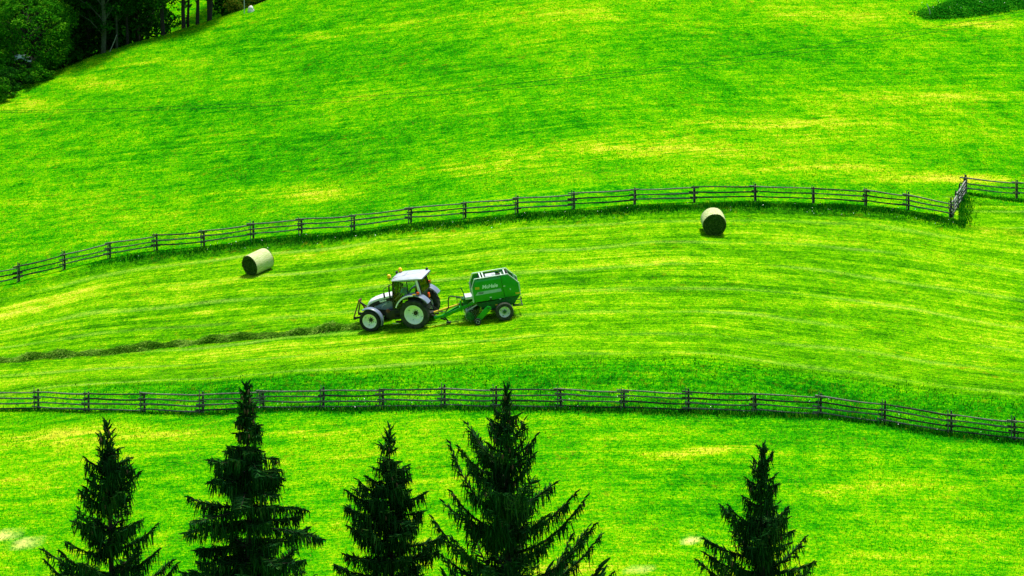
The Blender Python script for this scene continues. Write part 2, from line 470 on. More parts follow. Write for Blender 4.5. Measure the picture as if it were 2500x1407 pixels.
# ------------------------------------------------------------------ grass blades (real geometry over the sheet)
def blades_mesh(name, P, h, wd, lean=.5, cross=False):
    """one thin curved blade per point: 5 vertices, a quad and a tip"""
    n = len(P); a = rng.uniform(0, 2 * np.pi, n)
    t = np.stack([np.cos(a), np.sin(a), np.zeros(n)], 1)
    b = rng.uniform(0, 2 * np.pi, n); l = rng.uniform(0, lean, n) * h
    ld = np.stack([np.cos(b) * l, np.sin(b) * l, np.zeros(n)], 1)
    up = np.zeros((n, 3)); up[:, 2] = h
    w2 = (wd * .5)[:, None]
    v0 = P - t * w2 - [0, 0, .02]; v1 = P + t * w2 - [0, 0, .02]
    mid = P + up * .6 + ld * .35
    v2 = mid + t * w2 * .75; v3 = mid - t * w2 * .75
    v4 = P + up * (1 - .25 * (l / np.maximum(h, 1e-3)))[:, None] + ld
    V = np.stack([v0, v1, v2, v3, v4], 1).reshape(-1, 3)
    k = np.arange(n) * 5
    return raw_mesh(name, V, tris=np.stack([k + 3, k + 2, k + 4], 1), quads=np.stack([k, k + 1, k + 2, k + 3], 1))
def on_ground(x, y): return np.stack([x, y, terr(x, y)], 1)
def in_view(x, y, m=2.0):
    return np.abs(x) < (1250 / F) * y + m

GREEN = [(0, (.012, .20, .001)), (.35, (.04, .30, .001)), (.65, (.12, .38, .001)), (.88, (.24, .43, .003)), (1, (.38, .42, .03))]
m_short = leaf_mat('meadow_blades', GREEN, .5, patch=.35)
m_stub = leaf_mat('mown_blades', [(0, (.03, .14, .002)), (.3, (.08, .24, .002)), (.7, (.16, .37, .002)), (1, (.40, .46, .06))], .5, patch=.5)
m_tall = leaf_mat('tall_blades', [(0, (.001, .07, .002)), (.4, (.004, .15, .002)), (.75, (.02, .25, .003)), (1, (.11, .34, .01))], .4, patch=1.1)
m_rough = leaf_mat('rough_blades', [(0, (.004, .12, .002)), (.35, (.025, .24, .002)), (.7, (.09, .34, .003)), (1, (.27, .40, .01))], .5, patch=.5)

n = 200000
y = rng.uniform(222, 280, n); x = rng.uniform(-1, 1, n) * (1250 / F * y + 2)
k = (y > FENCE_U(x) + .3) & (y < CREST(x) + 3); x, y = x[k], y[k]
o = link_mesh('meadow_grass', blades_mesh('meadow_grass', on_ground(x, y), rng.uniform(.03, .10, len(x)), rng.uniform(.02, .05, len(x)), 1.2), m_short)
tag(o, 'uneven bright green grass of the upper meadow above the fence', 'grass', kind='stuff')
n = 120000
y = rng.uniform(188, 226, n); x = rng.uniform(-1, 1, n) * (1250 / F * y + 2)
k = (y < FENCE_U(x) - 1.0) & (y > MOW_LOW(x)); x, y = x[k], y[k]
o = link_mesh('mown_grass', blades_mesh('mown_grass', on_ground(x, y), rng.uniform(.02, .07, len(x)), rng.uniform(.015, .04, len(x)), 1.2), m_stub)
tag(o, 'short mown yellowish grass around the tractor between the two fences', 'grass', kind='stuff')
n = 120000
y = rng.uniform(160, 200, n); x = rng.uniform(-1, 1, n) * (1250 / F * y + 2)
k = (y < FENCE_L(x) - .2)
for p, wx, wy in STRAW: k &= ((x - p.x) / (wx * 1.1)) ** 2 + ((y - p.y) / (wy * 3.4)) ** 2 > rng.uniform(.3, 1.2, n)
x, y = x[k], y[k]
o = link_mesh('pasture_grass', blades_mesh('pasture_grass', on_ground(x, y), rng.uniform(.04, .12, len(x)), rng.uniform(.015, .04, len(x)), 1.2), m_short)
tag(o, 'loose grass of the lower pasture between the spruces and lower fence', 'grass', kind='stuff')
n = 70000
y = rng.uniform(182, 204, n); x = rng.uniform(-1, 1, n) * (1250 / F * y + 2)
k = (y > FENCE_L(x) - .4) & (y < MOW_LOW(x) + rng.normal(0, .5, n)); k &= rng.random(n) < (.3 + .7 * ss(-26, -10, x)); x, y = x[k], y[k]
o = link_mesh('rough_grass', blades_mesh('rough_grass', on_ground(x, y), rng.uniform(.05, .17, len(x)), rng.uniform(.02, .06, len(x)), 1.1), m_rough)
tag(o, 'darker uncut rough grass on the bank just above the lower fence', 'grass', kind='stuff')
# tall grass under both fences
n = 17000
x = 26.6 - 52 * rng.beta(1.0, 1.45, n); d = -.72 + rng.normal(0, .20, n); y = FENCE_U(x) + d
hh = rng.uniform(.07, .23, n) * (.75 + .45 * np.sin(x * 1.7) * np.sin(x * .67 + 1)) + .03
o1x, o1y, o1h = x, y, hh
n = 1500
yy = rng.uniform(219.4, 225.8, n); xx = 26.3 + (yy - 220.3) * .12 + np.abs(rng.normal(0, .36, n))
n2 = 9000
x2 = rng.uniform(-28, 28, n2); y2 = FENCE_L(x2) - .15 + rng.normal(0, .28, n2)
h2 = rng.uniform(.08, .32, n2) * (.5 + .5 * ss(-20, -8, x2))
x3 = rng.uniform(27.3, 33, 1200); y3 = 226 - (x3 - 27.4) * .05 - .35 + rng.normal(0, .15, 1200)
X = np.concatenate([o1x, xx, x2, x3]); Y = np.concatenate([o1y, yy, y2, y3]); H = np.concatenate([o1h, rng.uniform(.06, .30, n), h2, rng.uniform(.05, .22, 1200)])
o = link_mesh('tall_grass', blades_mesh('tall_grass', on_ground(X, Y), H, rng.uniform(.025, .06, len(X)), .6), m_tall)
tag(o, 'dark tall uncut grass growing along the foot of both fences', 'grass', kind='stuff')


# ------------------------------------------------------------------ pole fences
m_wood = mat('weathered_wood', (.17, .18, .145), .85, var=.6, scale=9, bump=.5, bscale=30)
m_wood_dark = mat('old_dark_wood', (.040, .044, .036), .9, var=.6, scale=9, bump=.5, bscale=30)
m_wood_pale = mat('split_pale_wood', (.34, .36, .30), .8, var=.5, scale=14, bump=.4, bscale=30)
m_wood_fresh = mat('fresh_wood', (.42, .34, .10), .8, var=.3, scale=9)

def pole(a, b, r0, r1, seg=9, wob=.015, n=7):
    """hand-cut rail: tapering, slightly crooked"""
    a, b = Vector(a), Vector(b); mb = MB(); pts = []; rad = []
    ph = random.uniform(0, 6.28); ph2 = random.uniform(0, 6.28)
    for i in range(seg):
        t = i / (seg - 1)
        p = a.lerp(b, t)
        p.z += wob * math.sin(3.1 * t * 2 + ph) - .022 * math.sin(math.pi * t)
        p.y += wob * .6 * math.sin(4.3 * t + ph2)
        pts.append(p); rad.append((r0 + (r1 - r0) * t) * random.uniform(.9, 1.1))
    return mb.tube(pts, rad, n)

def fence(posts, label, heights, hpost, group=None, seed=1, side=1, fresh=()):
    """posts: ground points; two stakes at each, rails laid between them with their ends passing each other"""
    random.seed(seed)
    root = empty('pole_fence', loc=posts[0]); o = root.location.copy()
    tag(root, label, 'fence')
    n = len(posts)
    dirs = []
    for i in range(n):
        d = posts[min(i + 1, n - 1)] - posts[max(i - 1, 0)]; d.z = 0; dirs.append(d.normalized())
    for i, p in enumerate(posts):
        d = dirs[i]; nrm = Vector((d.y, -d.x, 0))          # towards the camera side
        q = p - o
        lean = Vector((random.uniform(-.03, .03), random.uniform(-.02, .02), 0))
        mb = MB(); s = random.uniform(.88, 1.12)
        hp = hpost * s
        a = q + nrm * .085 - d * .05; mb.tube([a - Vector((0, 0, .3)), a + lean + Vector((0, 0, hp * .55)), a + lean * 2 + Vector((0, 0, hp + .05))], [.030, .028, .020], 7)
        mb.build('stake', m_wood_fresh if i in fresh else m_wood, root)
        mb = MB()
        a = q - nrm * .085 + d * .07; mb.tube([a - Vector((0, 0, .3)), a + lean * .5 + Vector((0, 0, hp * .5)), a + lean + Vector((0, 0, hp - .05))], [.062, .058, .045], 8)
        mb.build('post', m_wood_dark, root)
        for h in heights:                                 # pegs carrying the rails
            mb = MB(); hh = h * s - .055
            mb.tube([q + nrm * .15 - d * .06 + Vector((0, 0, hh)), q - nrm * .17 + d * .06 + Vector((0, 0, hh + .01))], [.028, .03], 6)
            mb.build('peg', m_wood_dark, root)
    for i in range(n - 1):
        p, q = posts[i] - o, posts[i + 1] - o
        d = (q - p).normalized(); nrm = Vector((dirs[i].y, -dirs[i].x, 0))
        for j, h in enumerate(heights):
            e0, e1 = random.uniform(.12, .34), random.uniform(.12, .34)
            dz0, dz1 = random.uniform(-.025, .03), random.uniform(-.025, .03)
            off = .012
            a = p - d * e0 + Vector((0, 0, h + .035 + dz0)) + nrm * off
            b = q + d * e1 + Vector((0, 0, h - .035 + dz1)) - nrm * off
            r = (random.uniform(.042, .054), random.uniform(.030, .040))
            if random.random() < .4: r = r[::-1]
            pole(a, b, *r, n=7).build('rail', m_wood if random.random() < .75 else m_wood_dark, root)
    return root

def posts_at(lst, f=None):
    out = []
    for u, v in lst: out.append(hit(u, v))
    return out
UP = [(-95, 730), (32, 684), (146, 657), (257, 632), (372, 612), (488, 603), (610, 594), (729, 581), (858, 566), (998, 552), (1132, 538), (1260, 528), (1400, 520), (1550, 507), (1697, 505), (1847, 503), (1990, 505), (2118, 514), (2222, 520), (2328, 535)]
up_pts = [G((u - 1250) / F * t, t) for (u, v) in UP for t in [float(FENCE_U((u - 1250) / F * 221))]]
fence(up_pts, 'upper weathered pole fence curving across the slope behind the tractor and both bales', (.30, .58, .88), 1.06, seed=5)
# the short return running uphill, seen nearly end on, and the bay beyond it
pj0 = up_pts[-1]
pj = [pj0 + Vector((.12, .1, 0)), None, None, None]
J1 = hit(2352, 478)
ret = [pj0.lerp(J1, t) for t in (.0, .36, .68, 1)]
ret = [G(p.x + .10, p.y + .06) for p in ret]
root = fence(ret, 'short end of fence running uphill with pale split rail ends stacked together', (.22, .45, .68, .90), 1.12, seed=11)
for c in root.children:
    if c.name.startswith('rail'): c.data.materials[0] = m_wood_pale
RT = [J1 + Vector((.12, .25, 0))] + [G((u - 1250) / F * 226, 226.2) for u in (2490, 2640)]
fence([G(p.x, p.y) for p in RT], 'offset length of pole fence at the right edge beyond the end rails', (.34, .64, .95), 1.18, seed=12, fresh=(1,))
LO = [(-60, 1003), (72, 1005), (196, 1008), (335, 1010), (480, 1010), (630, 1008), (778, 1003), (926, 1000), (1079, 1000), (1207, 998), (1367, 1000), (1523, 1003), (1684, 1008), (1850, 1012), (2010, 1018), (2169, 1040), (2335, 1062), (2492, 1078), (2640, 1092)]
lo_pts = []
for u, v in LO:
    t = 187.0
    for _ in range(6): t = float(FENCE_L((u - 1250) / F * t))
    lo_pts.append(G((u - 1250) / F * t, t))
fence(lo_pts, 'lower weathered pole fence with four rails running across above the spruce tops', (.16, .43, .70, .97), 1.12, seed=21)

# ------------------------------------------------------------------ round bales
def bale_material():
    m = mat('hay_end', (.030, .085, .014), .95, spec=.05)
    t = m.node_tree; b = t.nodes['Principled BSDF']
    tc = N(t, 'ShaderNodeTexCoord')
    wv = N(t, 'ShaderNodeTexNoise'); wv.inputs['Scale'].default_value = 14; wv.inputs['Detail'].default_value = 6; wv.inputs['Distortion'].default_value = 1.5
    cr = N(t, 'ShaderNodeValToRGB')
    cr.color_ramp.elements[0].position = .38; cr.color_ramp.elements[0].color = (.004, .022, .003, 1)
    cr.color_ramp.elements[1].position = .68; cr.color_ramp.elements[1].color = (.075, .15, .022, 1)
    t.links.new(tc.outputs['Object'], wv.inputs['Vector']); t.links.new(wv.outputs['Fac'], cr.inputs[0]); t.links.new(cr.outputs[0], b.inputs['Base Color'])
    return m
m_bale_end = bale_material()
m_bale_straw = leaf_mat('hay_strands', [(0, (.008, .035, .004)), (.6, (.04, .10, .015)), (1, (.13, .20, .05))], .15)
m_net = mat('net_wrap', (.56, .60, .30), .6, col2=(.34, .43, .12), scale=4, spec=.3, bump=.25, bscale=60, stretch=(1, 6, 6))

def bale(px, ax, L, D, label, seed):
    rs = np.random.default_rng(seed)
    p = hit(*px)
    root = empty('round_bale')
    ax = Vector(ax).normalized()
    nz = normal(p.x, p.y); ax = (ax - nz * ax.dot(nz)).normalized()
    sd = nz.cross(ax).normalized()
    root.matrix_world = Matrix.Translation(p + ax * L / 2 - nz * .03) @ Matrix((ax, sd, nz)).transposed().to_4x4()
    tag(root, label, 'hay bale', 'round hay bales on the mown field')
    r = D / 2; c = (0, 0, r * .975)
    prof = []
    nseg = 60
    # core: slightly slumped drum with a rolled lip at both ends
    core = MB(); rings = []
    for a, rr in ((-L / 2 + .03, .05), (-L / 2 + .012, r * .35), (-L / 2 + .02, r * .7), (-L / 2, r * .93), (-L / 2 + .02, r * .985), (L / 2 - .02, r * .985), (L / 2, r * .93), (L / 2 - .02, r * .6), (L / 2 + .01, .05)):
        ring = []
        for j in range(nseg):
            th = 2 * math.pi * j / nseg
            q = rr * (1 + .008 * math.sin(3 * th + seed) + .006 * math.sin(7 * th))
            z = q * math.sin(th)
            if z < -r * .9: z = -r * .9 + (z + r * .9) * .4
            ring.append((a, q * math.cos(th), c[2] + z))
        rings.append(ring)
    core.loft(rings); core.build('hay_core', m_bale_end, root, smooth=50)
    net = MB(); rings = []
    for i in range(15):
        a = -L / 2 + .015 + (L - .03) * i / 14
        e = min(i, 14 - i); k = 1.0 - (.022 if e == 0 else .006 if e == 1 else 0)
        ring = []
        for j in range(nseg):
            th = 2 * math.pi * j / nseg
            q = r * k * (1 + .008 * math.sin(3 * th + seed) + .006 * math.sin(7 * th) + .003 * math.sin(23 * th + i * 2)) + .006
            z = q * math.sin(th)
            if z < -r * .9: z = -r * .9 + (z + r * .9) * .4
            ring.append((a, q * math.cos(th), c[2] + z))
        rings.append(ring)
    net.loft(rings, caps=False); net.build('net_wrap', m_net, root, smooth=50)
    # spiral of coarse stalks on both flat ends
    for sgn in (-1, 1):
        n = 1500
        rad = r * np.sqrt(rs.uniform(.0, .9, n)); th = rs.uniform(0, 2 * np.pi, n)
        P = np.stack([np.full(n, sgn * (L / 2 + .005)) + sgn * rs.uniform(-.02, .022, n), rad * np.cos(th), c[2] + rad * np.sin(th)], 1)
        k = P[:, 2] > .05; P = P[k]; th = th[k]; n = len(P)
        ta = th + np.pi / 2 + rs.normal(.15, .5, n)
        T = np.stack([rs.normal(0, .12, n), np.cos(ta), np.sin(ta)], 1); T /= np.linalg.norm(T, axis=1)[:, None]
        W = np.cross(T, [1, 0, 0]) + rs.normal(0, .3, (n, 3)); W /= np.linalg.norm(W, axis=1)[:, None]
        l = rs.uniform(.04, .16, n)[:, None]; w_ = rs.uniform(.004, .011, n)[:, None]
        V = np.stack([P - T * l - W * w_, P - T * l + W * w_, P + T * l + W * w_, P + T * l - W * w_], 1).reshape(-1, 3)
        q = np.arange(n) * 4
        link_mesh('hay_end', raw_mesh('hay_end', V, quads=np.stack([q, q + 1, q + 2, q + 3], 1)), m_bale_straw, root)
    return root
bale((614, 673), (.69, .72, 0), 1.36, 1.25, 'round bale lying askew left of the tractor, pale side and dark end showing', 3)
bale((1742, 576), (-.07, 1, 0), 1.22, 1.36, 'round bale seen end on below the fence at right, only its pale top lit', 8)

# ------------------------------------------------------------------ the row of raked hay
def windrow():
    ctrl = [(-90, 893), (0, 884), (90, 875), (180, 868), (270, 862), (350, 852), (430, 843), (520, 834), (610, 826), (700, 818), (790, 809), (850, 802), (905, 797)]
    P = [hit(u, v) for u, v in ctrl]
    xs = [p.x for p in P]; ys = [p.y for p in P]
    cy = pchip(xs, ys)
    rs = np.random.default_rng(5)
    root = empty('hay_windrow', loc=P[0]); o = np.array(P[0])
    tag(root, 'long lumpy row of raked grey green hay leading left from the tractor', 'hay row')
    X0, X1 = xs[0], xs[-1]
    def hgt(x):
        return .19 + .07 * np.sin(x * 2.1 + 1) * np.sin(x * .83) + .06 * np.sin(x * 3.7 + .4) + .05 * np.sin(x * 1.13)
    # lumpy heap
    m = 150; k = 11; vs = []
    gxs = np.linspace(X0, X1, m)
    for i, x in enumerate(gxs):
        h = hgt(x) * .85
        wd = .36 + .09 * math.sin(x * 2.7) + .05 * math.sin(x * 6.1)
        for j in range(k):
            t = -1 + 2 * j / (k - 1)
            yy = float(cy(x)) + t * wd
            zz = float(terr(x, yy)) + h * (1 - t * t) ** .8 + rs.normal(0, .02) - .015
            vs.append(np.array([x + rs.normal(0, .02), yy, zz]) - o)
    q = np.array([[i * k + j, i * k + j + 1, (i + 1) * k + j + 1, (i + 1) * k + j] for i in range(m - 1) for j in range(k - 1)])
    link_mesh('heap', raw_mesh('heap', np.array(vs), quads=q), mat('raked_hay', (.11, .27, .012), .95, var=.75, scale=5, spec=.05, bump=.6, bscale=25), root)
    # loose stalks: short curved strips lying over it
    n = 26000
    x = rs.uniform(X0, X1, n); t = rs.normal(0, .42, n).clip(-1.15, 1.15)
    wd = .36 + .09 * np.sin(x * 2.7)
    y = cy(x) + t * wd
    z = terr(x, y) + hgt(x) * np.maximum(1 - t * t, 0) ** .8 * rs.uniform(.75, 1.2, n) + rs.uniform(0, .03, n)
    P0 = np.stack([x, y, z], 1) - o
    a = rs.normal(.5, .75, n) + np.pi * rs.integers(0, 2, n)
    el = rs.normal(.12, .35, n)
    T = np.stack([np.cos(a) * np.cos(el), np.sin(a) * np.cos(el), np.sin(el)], 1)
    S = np.cross(T, rs.normal(0, 1, (n, 3))); S /= np.linalg.norm(S, axis=1)[:, None]
    l = rs.uniform(.07, .24, n)[:, None]; w_ = rs.uniform(.006, .014, n)[:, None]
    drop = np.zeros((n, 3)); drop[:, 2] = -rs.uniform(.01, .08, n)
    V = np.stack([P0 - T * l + drop - S * w_, P0 - T * l + drop + S * w_, P0 + S * w_, P0 - S * w_, P0 + T * l + drop + S * w_ * .5, P0 + T * l + drop - S * w_ * .5], 1).reshape(-1, 3)
    b = np.arange(n) * 6
    q = np.concatenate([np.stack([b, b + 1, b + 2, b + 3], 1), np.stack([b + 3, b + 2, b + 4, b + 5], 1)])
    o2 = link_mesh('loose_hay', raw_mesh('loose_hay', V, quads=q), leaf_mat('hay_stalks', [(0, (.030, .13, .004)), (.4, (.10, .31, .012)), (.8, (.22, .46, .03)), (1, (.42, .60, .10))], .3, patch=.9), root)
    o2['kind'] = 'stuff'
windrow()
# ------------------------------------------------------------------ tractor and baler
m_silver = mat('pale_silver_paint', (.80, .80, .80), .32, var=.08, scale=3, coat=.3)
m_grey = mat('blue_grey_paint', (.15, .20, .27), .38, var=.12, scale=4, coat=.2)
m_black = mat('black_plastic', (.012, .014, .016), .5, var=.4, scale=6)
m_dark = mat('dirty_cast_iron', (.016, .020, .018), .7, var=.5, scale=7, bump=.3)
m_tyre = mat('dusty_tyre_rubber', (.026, .034, .028), .85, col2=(.010, .013, .012), scale=5, spec=.2, bump=.3, bscale=20)
m_tyre2 = mat('dusty_brown_tyre', (.050, .062, .038), .9, col2=(.024, .032, .022), scale=6, spec=.15, bump=.3, bscale=20)
m_rim = mat('white_rim_paint', (.90, .93, .86), .4, var=.06, scale=5)
m_rim2 = mat('pale_grey_rim', (.62, .66, .64), .4, var=.2, scale=6)
m_amber = mat('amber_lens', (1.0, .55, .005), .25, spec=.6)
m_red = mat('red_lens', (.75, .06, .01), .25, spec=.6)
m_rust = mat('rusty_red_brown', (.16, .055, .03), .8, var=.5, scale=10, bump=.3)
m_seat = mat('dark_red_cloth', (.060, .014, .012), .9, var=.3)
m_chrome = mat('bright_metal', (.7, .72, .72), .25, metal=.9)
m_green = mat('green_machine_paint', (.001, .33, .010), .35, var=.16, scale=3, coat=.25)
m_green_d = mat('worn_green_paint', (.004, .15, .018), .55, var=.5, scale=8, bump=.2)
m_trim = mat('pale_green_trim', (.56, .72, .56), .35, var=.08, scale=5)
m_yellow = mat('yellow_guard', (.72, .52, .02), .5, var=.25, scale=8)
m_letter = mat('pale_letter_foil', (.66, .82, .72), .5)
m_stripe = mat('grey_stripe_foil', (.34, .52, .44), .5, var=.1)
m_white = mat('white_letter', (.8, .82, .8), .5)
m_galv = mat('galvanised_sheet', (.60, .66, .64), .4, var=.2, scale=9, metal=.2)
def glass_mat():
    m = bpy.data.materials.new('tinted_cab_glass'); m.use_nodes = True
    t = m.node_tree
    for n_ in list(t.nodes): t.nodes.remove(n_)
    out = N(t, 'ShaderNodeOutputMaterial'); tr = N(t, 'ShaderNodeBsdfTransparent'); gl = N(t, 'ShaderNodeBsdfGlossy'); mx = N(t, 'ShaderNodeMixShader'); fr = N(t, 'ShaderNodeFresnel')
    tr.inputs[0].default_value = (.78, .88, .83, 1); gl.inputs['Roughness'].default_value = .03; gl.inputs[0].default_value = (.8, .9, .9, 1); fr.inputs[0].default_value = 1.35
    t.links.new(fr.outputs[0], mx.inputs[0]); t.links.new(tr.outputs[0], mx.inputs[1]); t.links.new(gl.outputs[0], mx.inputs[2]); t.links.new(mx.outputs[0], out.inputs[0])
    return m
m_glass = glass_mat()

def place(px, lat, psi):
    """frame for a vehicle driving left; px: where its near wheel touches the ground, lat: that wheel's sideways offset"""
    p = hit(*px); nz = normal(p.x, p.y + lat, 1.6)
    f = Vector((-math.cos(psi), math.sin(psi), 0)); f = (f - nz * f.dot(nz)).normalized()
    l = nz.cross(f).normalized()
    return Matrix.Translation(p - l * lat - nz * .02) @ Matrix((f, l, nz)).transposed().to_4x4()

def lettering(txt, size, m_, parent, loc, rot, name='lettering', shear=.2, fat=.012):
    cu = bpy.data.curves.new('lettering', 'FONT'); cu.body = txt; cu.size = size; cu.extrude = .003; cu.offset = fat; cu.shear = shear
    cu.align_x = 'CENTER'; cu.align_y = 'CENTER'; cu.resolution_u = 3
    t = bpy.data.objects.new('lettering_source', cu); COL.objects.link(t)
    bpy.context.view_layer.update()
    me_ = bpy.data.meshes.new_from_object(t.evaluated_get(bpy.context.evaluated_depsgraph_get()))
    bpy.data.objects.remove(t); bpy.data.curves.remove(cu)
    o_ = link_mesh(name, me_, m_, parent); o_.location = loc; o_.rotation_euler = rot
    return o_
LEFT = (R(90), 0, R(180))      # text on a face that looks to the vehicle's left

def wheel(parent, c, r, wd, rr, lug, out, n_lug, rim_m, tyre_m, dish=.3, hub_r=.12, hub_m=None):
    """out = +1 when its outer face looks left. Returns the wheel (an Empty would add a level: the rim carries the rest)"""
    y = c[1]; h = wd / 2
    mb = MB()                                                      # tyre
    prof = [(-h * .72, rr * .97), (-h * .95, rr * 1.12), (-h, (rr + r) / 2), (-h * .93, r * .93), (-h * .75, r * .965), (0, r * .975), (h * .75, r * .965), (h * .93, r * .93), (h, (rr + r) / 2), (h * .95, rr * 1.12), (h * .72, rr * .97)]
    mb.lathe(prof, c, 48)
    if lug:
        for i in range(n_lug):                                     # chevron bars
            for sgn in (-1, 1):
                th = 2 * math.pi * (i + (.25 if sgn > 0 else -.25)) / n_lug
                pts = []
                for q in range(5):
                    s = q / 4
                    a = th + (.36 * 7 / n_lug * 2.2) * s * 1.0
                    yy = sgn * h * (.02 + .97 * s)
                    rad = r * (1.0 - .055 * max(0, s - .55) / .45)
                    pts.append((a, yy, rad))
                vs = []; fs = []
                bw = .030 * (r / .83) / r
                for a, yy, rad in pts:
                    for da, dr in ((-bw, -lug * 1.25), (-bw * .75, .0), (bw * .75, .0), (bw, -lug * 1.25)):
                        vs.append((c[0] + (rad + dr) * math.cos(a + da), y + yy, c[2] + (rad + dr) * math.sin(a + da)))
                for k_ in range(4):
                    for j in range(3):
                        fs.append((k_ * 4 + j, k_ * 4 + j + 1, k_ * 4 + j + 5, k_ * 4 + j + 4))
                fs += [(0, 1, 2, 3), (19, 18, 17, 16)]
                mb.add(vs, fs)
    ty = mb.build('wheel', tyre_m, parent, smooth=30)
    mb = MB()
    o_ = out
    prof = [(o_ * h * .70, rr * .985), (o_ * (h * .80), rr * 1.0), (o_ * (h * .80), rr * .95), (o_ * (h * .66), rr * .92), (o_ * (h - dish * .75), rr * .84), (o_ * (h - dish), rr * .66), (o_ * (h - dish * .97), rr * .45), (o_ * (h - dish), rr * .2), (o_ * (h - dish), .02)]
    mb.lathe(prof, c, 48)
    bk = min(-h * .74, h - dish - .04); mb.lathe([(-o_ * h * .72, rr * .98), (o_ * bk, rr * .9), (o_ * bk, .03)], c, 32)
    rim = mb.build('rim', rim_m, ty, smooth=40)
    mb = MB()
    mb.lathe([(o_ * (h - dish - .01), hub_r), (o_ * (h - dish + .06), hub_r * .95), (o_ * (h - dish + .075), hub_r * .6), (o_ * (h - dish + .075), .01)], c, 20)
    for i in range(8):
        a = 2 * math.pi * i / 8
        mb.lathe([(o_ * (h - dish), .018), (o_ * (h - dish + .05), .022), (o_ * (h - dish + .051), .001)], (c[0] + hub_r * 1.45 * math.cos(a), y, c[2] + hub_r * 1.45 * math.sin(a)), 6)
    for i in range(4):                                             # valve and clamp marks on the dish
        a = 2 * math.pi * i / 4 + .5
        mb.lathe([(o_ * (h - dish * .85), .02), (o_ * (h - dish * .85 + .03), .02), (o_ * (h - dish * .85 + .031), .001)], (c[0] + rr * .74 * math.cos(a), y, c[2] + rr * .74 * math.sin(a)), 6)
    mb.build('hub', hub_m or m_dark, ty, smooth=40)
    return ty

def arc_fender(parent, name, c, r, a0, a1, y0, y1, m_, thick=.035, lipdrop=.06, seg=18, flat=0.0):
    """mudguard: a curved sheet with turned-down edges"""
    mb = MB(); secs = []
    for i in range(seg + 1):
        a = R(a0 + (a1 - a0) * i / seg)
        ca, sa = math.cos(a), math.sin(a)
        def P(rad, yy): return (c[0] + rad * ca, yy, c[2] + rad * sa * (1 - flat * max(0, sa - .8)))
        ym = (y1 - y0)
        secs.append([P(r - lipdrop, y0), P(r - .01, y0), P(r + .012, y0 + ym * .12), P(r + .02, y0 + ym * .5), P(r + .012, y0 + ym * .88), P(r - .01, y1), P(r - lipdrop, y1), P(r - lipdrop, y1 - .02 * (1 if y1 > y0 else -1)), P(r - thick, y0 + ym * .86), P(r - thick, y0 + ym * .14), P(r - lipdrop, y0 + .02 * (1 if y1 > y0 else -1))])
    mb.loft(secs)
    return mb.build(name, m_, parent, smooth=40)

# ---- tractor: x forward from the rear axle, y left, z up
TM = place((1016, 804), 1.10, R(18))
tr = empty('tractor', TM)
tag(tr, 'pale silver tractor with white rims driving left along the hay row', 'tractor')
for sy in (1, -1):
    wheel(tr, (0, .86 * sy, .82), .83, .50, .545, .045, sy, 20, m_rim, m_tyre2, dish=.38, hub_r=.12)
    wheel(tr, (2.62, .88 * sy, .60), .61, .40, .405, .038, sy, 18, m_rim, m_tyre, dish=.30, hub_r=.11)
# chassis
mb = MB()
mb.loft([[(x, -wy, z0), (x, wy, z0), (x, wy, z1), (x, -wy, z1)] for x, wy, z0, z1 in ((-.45, .26, .62, 1.15), (0, .34, .5, 1.2), (.4, .30, .52, 1.15), (.9, .28, .55, 1.1), (1.5, .25, .58, 1.15), (2.9, .2, .62, .95))])
mb.tube([(0, -.7, .82), (0, .7, .82)], .15, 14)
mb.tube([(2.62, -.74, .60), (2.62, .74, .60)], .09, 12)
for sy in (1, -1):
    mb.box((2.62, .62 * sy, .60), (.22, .18, .24))
mb.box((2.62, 0, .62), (.34, .3, .3))
mb.build('chassis', m_dark, tr, bevel=.02)
mb = MB()
mb.prism([(.72, .52), (1.55, .50), (1.75, .62), (1.75, 1.02), (.95, 1.06), (.72, .9)], .36, .70)
mb.build('fuel_tank', m_black, tr, bevel=.03)
mb = MB()
for i, z in enumerate((.42, .66, .88)):
    mb.box((1.02 + .02 * i, .80 - .03 * i, z), (.34, .20, .035))
    mb.box((1.02 + .02 * i, .80 - .03 * i + .095, z + .03), (.34, .012, .05))
mb.tube([(.86, .84, .40), (.88, .76, .95)], .016, 6); mb.tube([(1.18, .84, .40), (1.20, .76, .95)], .016, 6)
mb.build('step', m_dark, tr)
mb = MB(); mb.tube([(1.05, .84, .34), (1.25, .9, .33), (1.4, .86, .36)], .02, 6); mb.box((1.12, .86, .33), (.4, .12, .02)); mb.build('step_tread', m_chrome, tr)
mb = MB(); mb.lathe([(-.05, .02), (-.04, .10), (.0, .115), (.02, .10), (.02, .01)], (1.58, .72, 1.02), 14); mb.build('fuel_cap', m_rust, tr)
# bonnet
def hood_sec(x, wt, wb, zt, zb, crown=.06):
    return [(x, -wb, zb), (x, -wt - (wb - wt) * .25, zt - .22), (x, -wt, zt - .06), (x, -wt * .72, zt), (x, 0, zt + crown), (x, wt * .72, zt), (x, wt, zt - .06), (x, wt + (wb - wt) * .25, zt - .22), (x, wb, zb)]
mb = MB()
HS = [(1.30, .36, .37, 1.82, 1.56), (1.7, .355, .37, 1.78, 1.50), (2.1, .35, .365, 1.71, 1.42), (2.45, .335, .355, 1.61, 1.33), (2.72, .30, .33, 1.49, 1.24), (2.88, .25, .29, 1.34, 1.14), (2.97, .17, .22, 1.16, 1.0)]
secs = [[p for p in hood_sec(x, a, b, zt, zt - .11, .05)] for x, a, b, zt, zb in HS]
mb.loft(secs); mb.build('bonnet_top', m_silver, tr, smooth=50)
mb = MB(); secs = []
for x, a, b, zt, zb in HS:
    z0 = zt - .10; z1 = zb - .12 if x > 2.3 else zt - .36
    secs.append([(x, -b, z1), (x, -b - .008, (z0 + z1) / 2), (x, -a + .0, z0), (x, a, z0), (x, b + .008, (z0 + z1) / 2), (x, b, z1)])
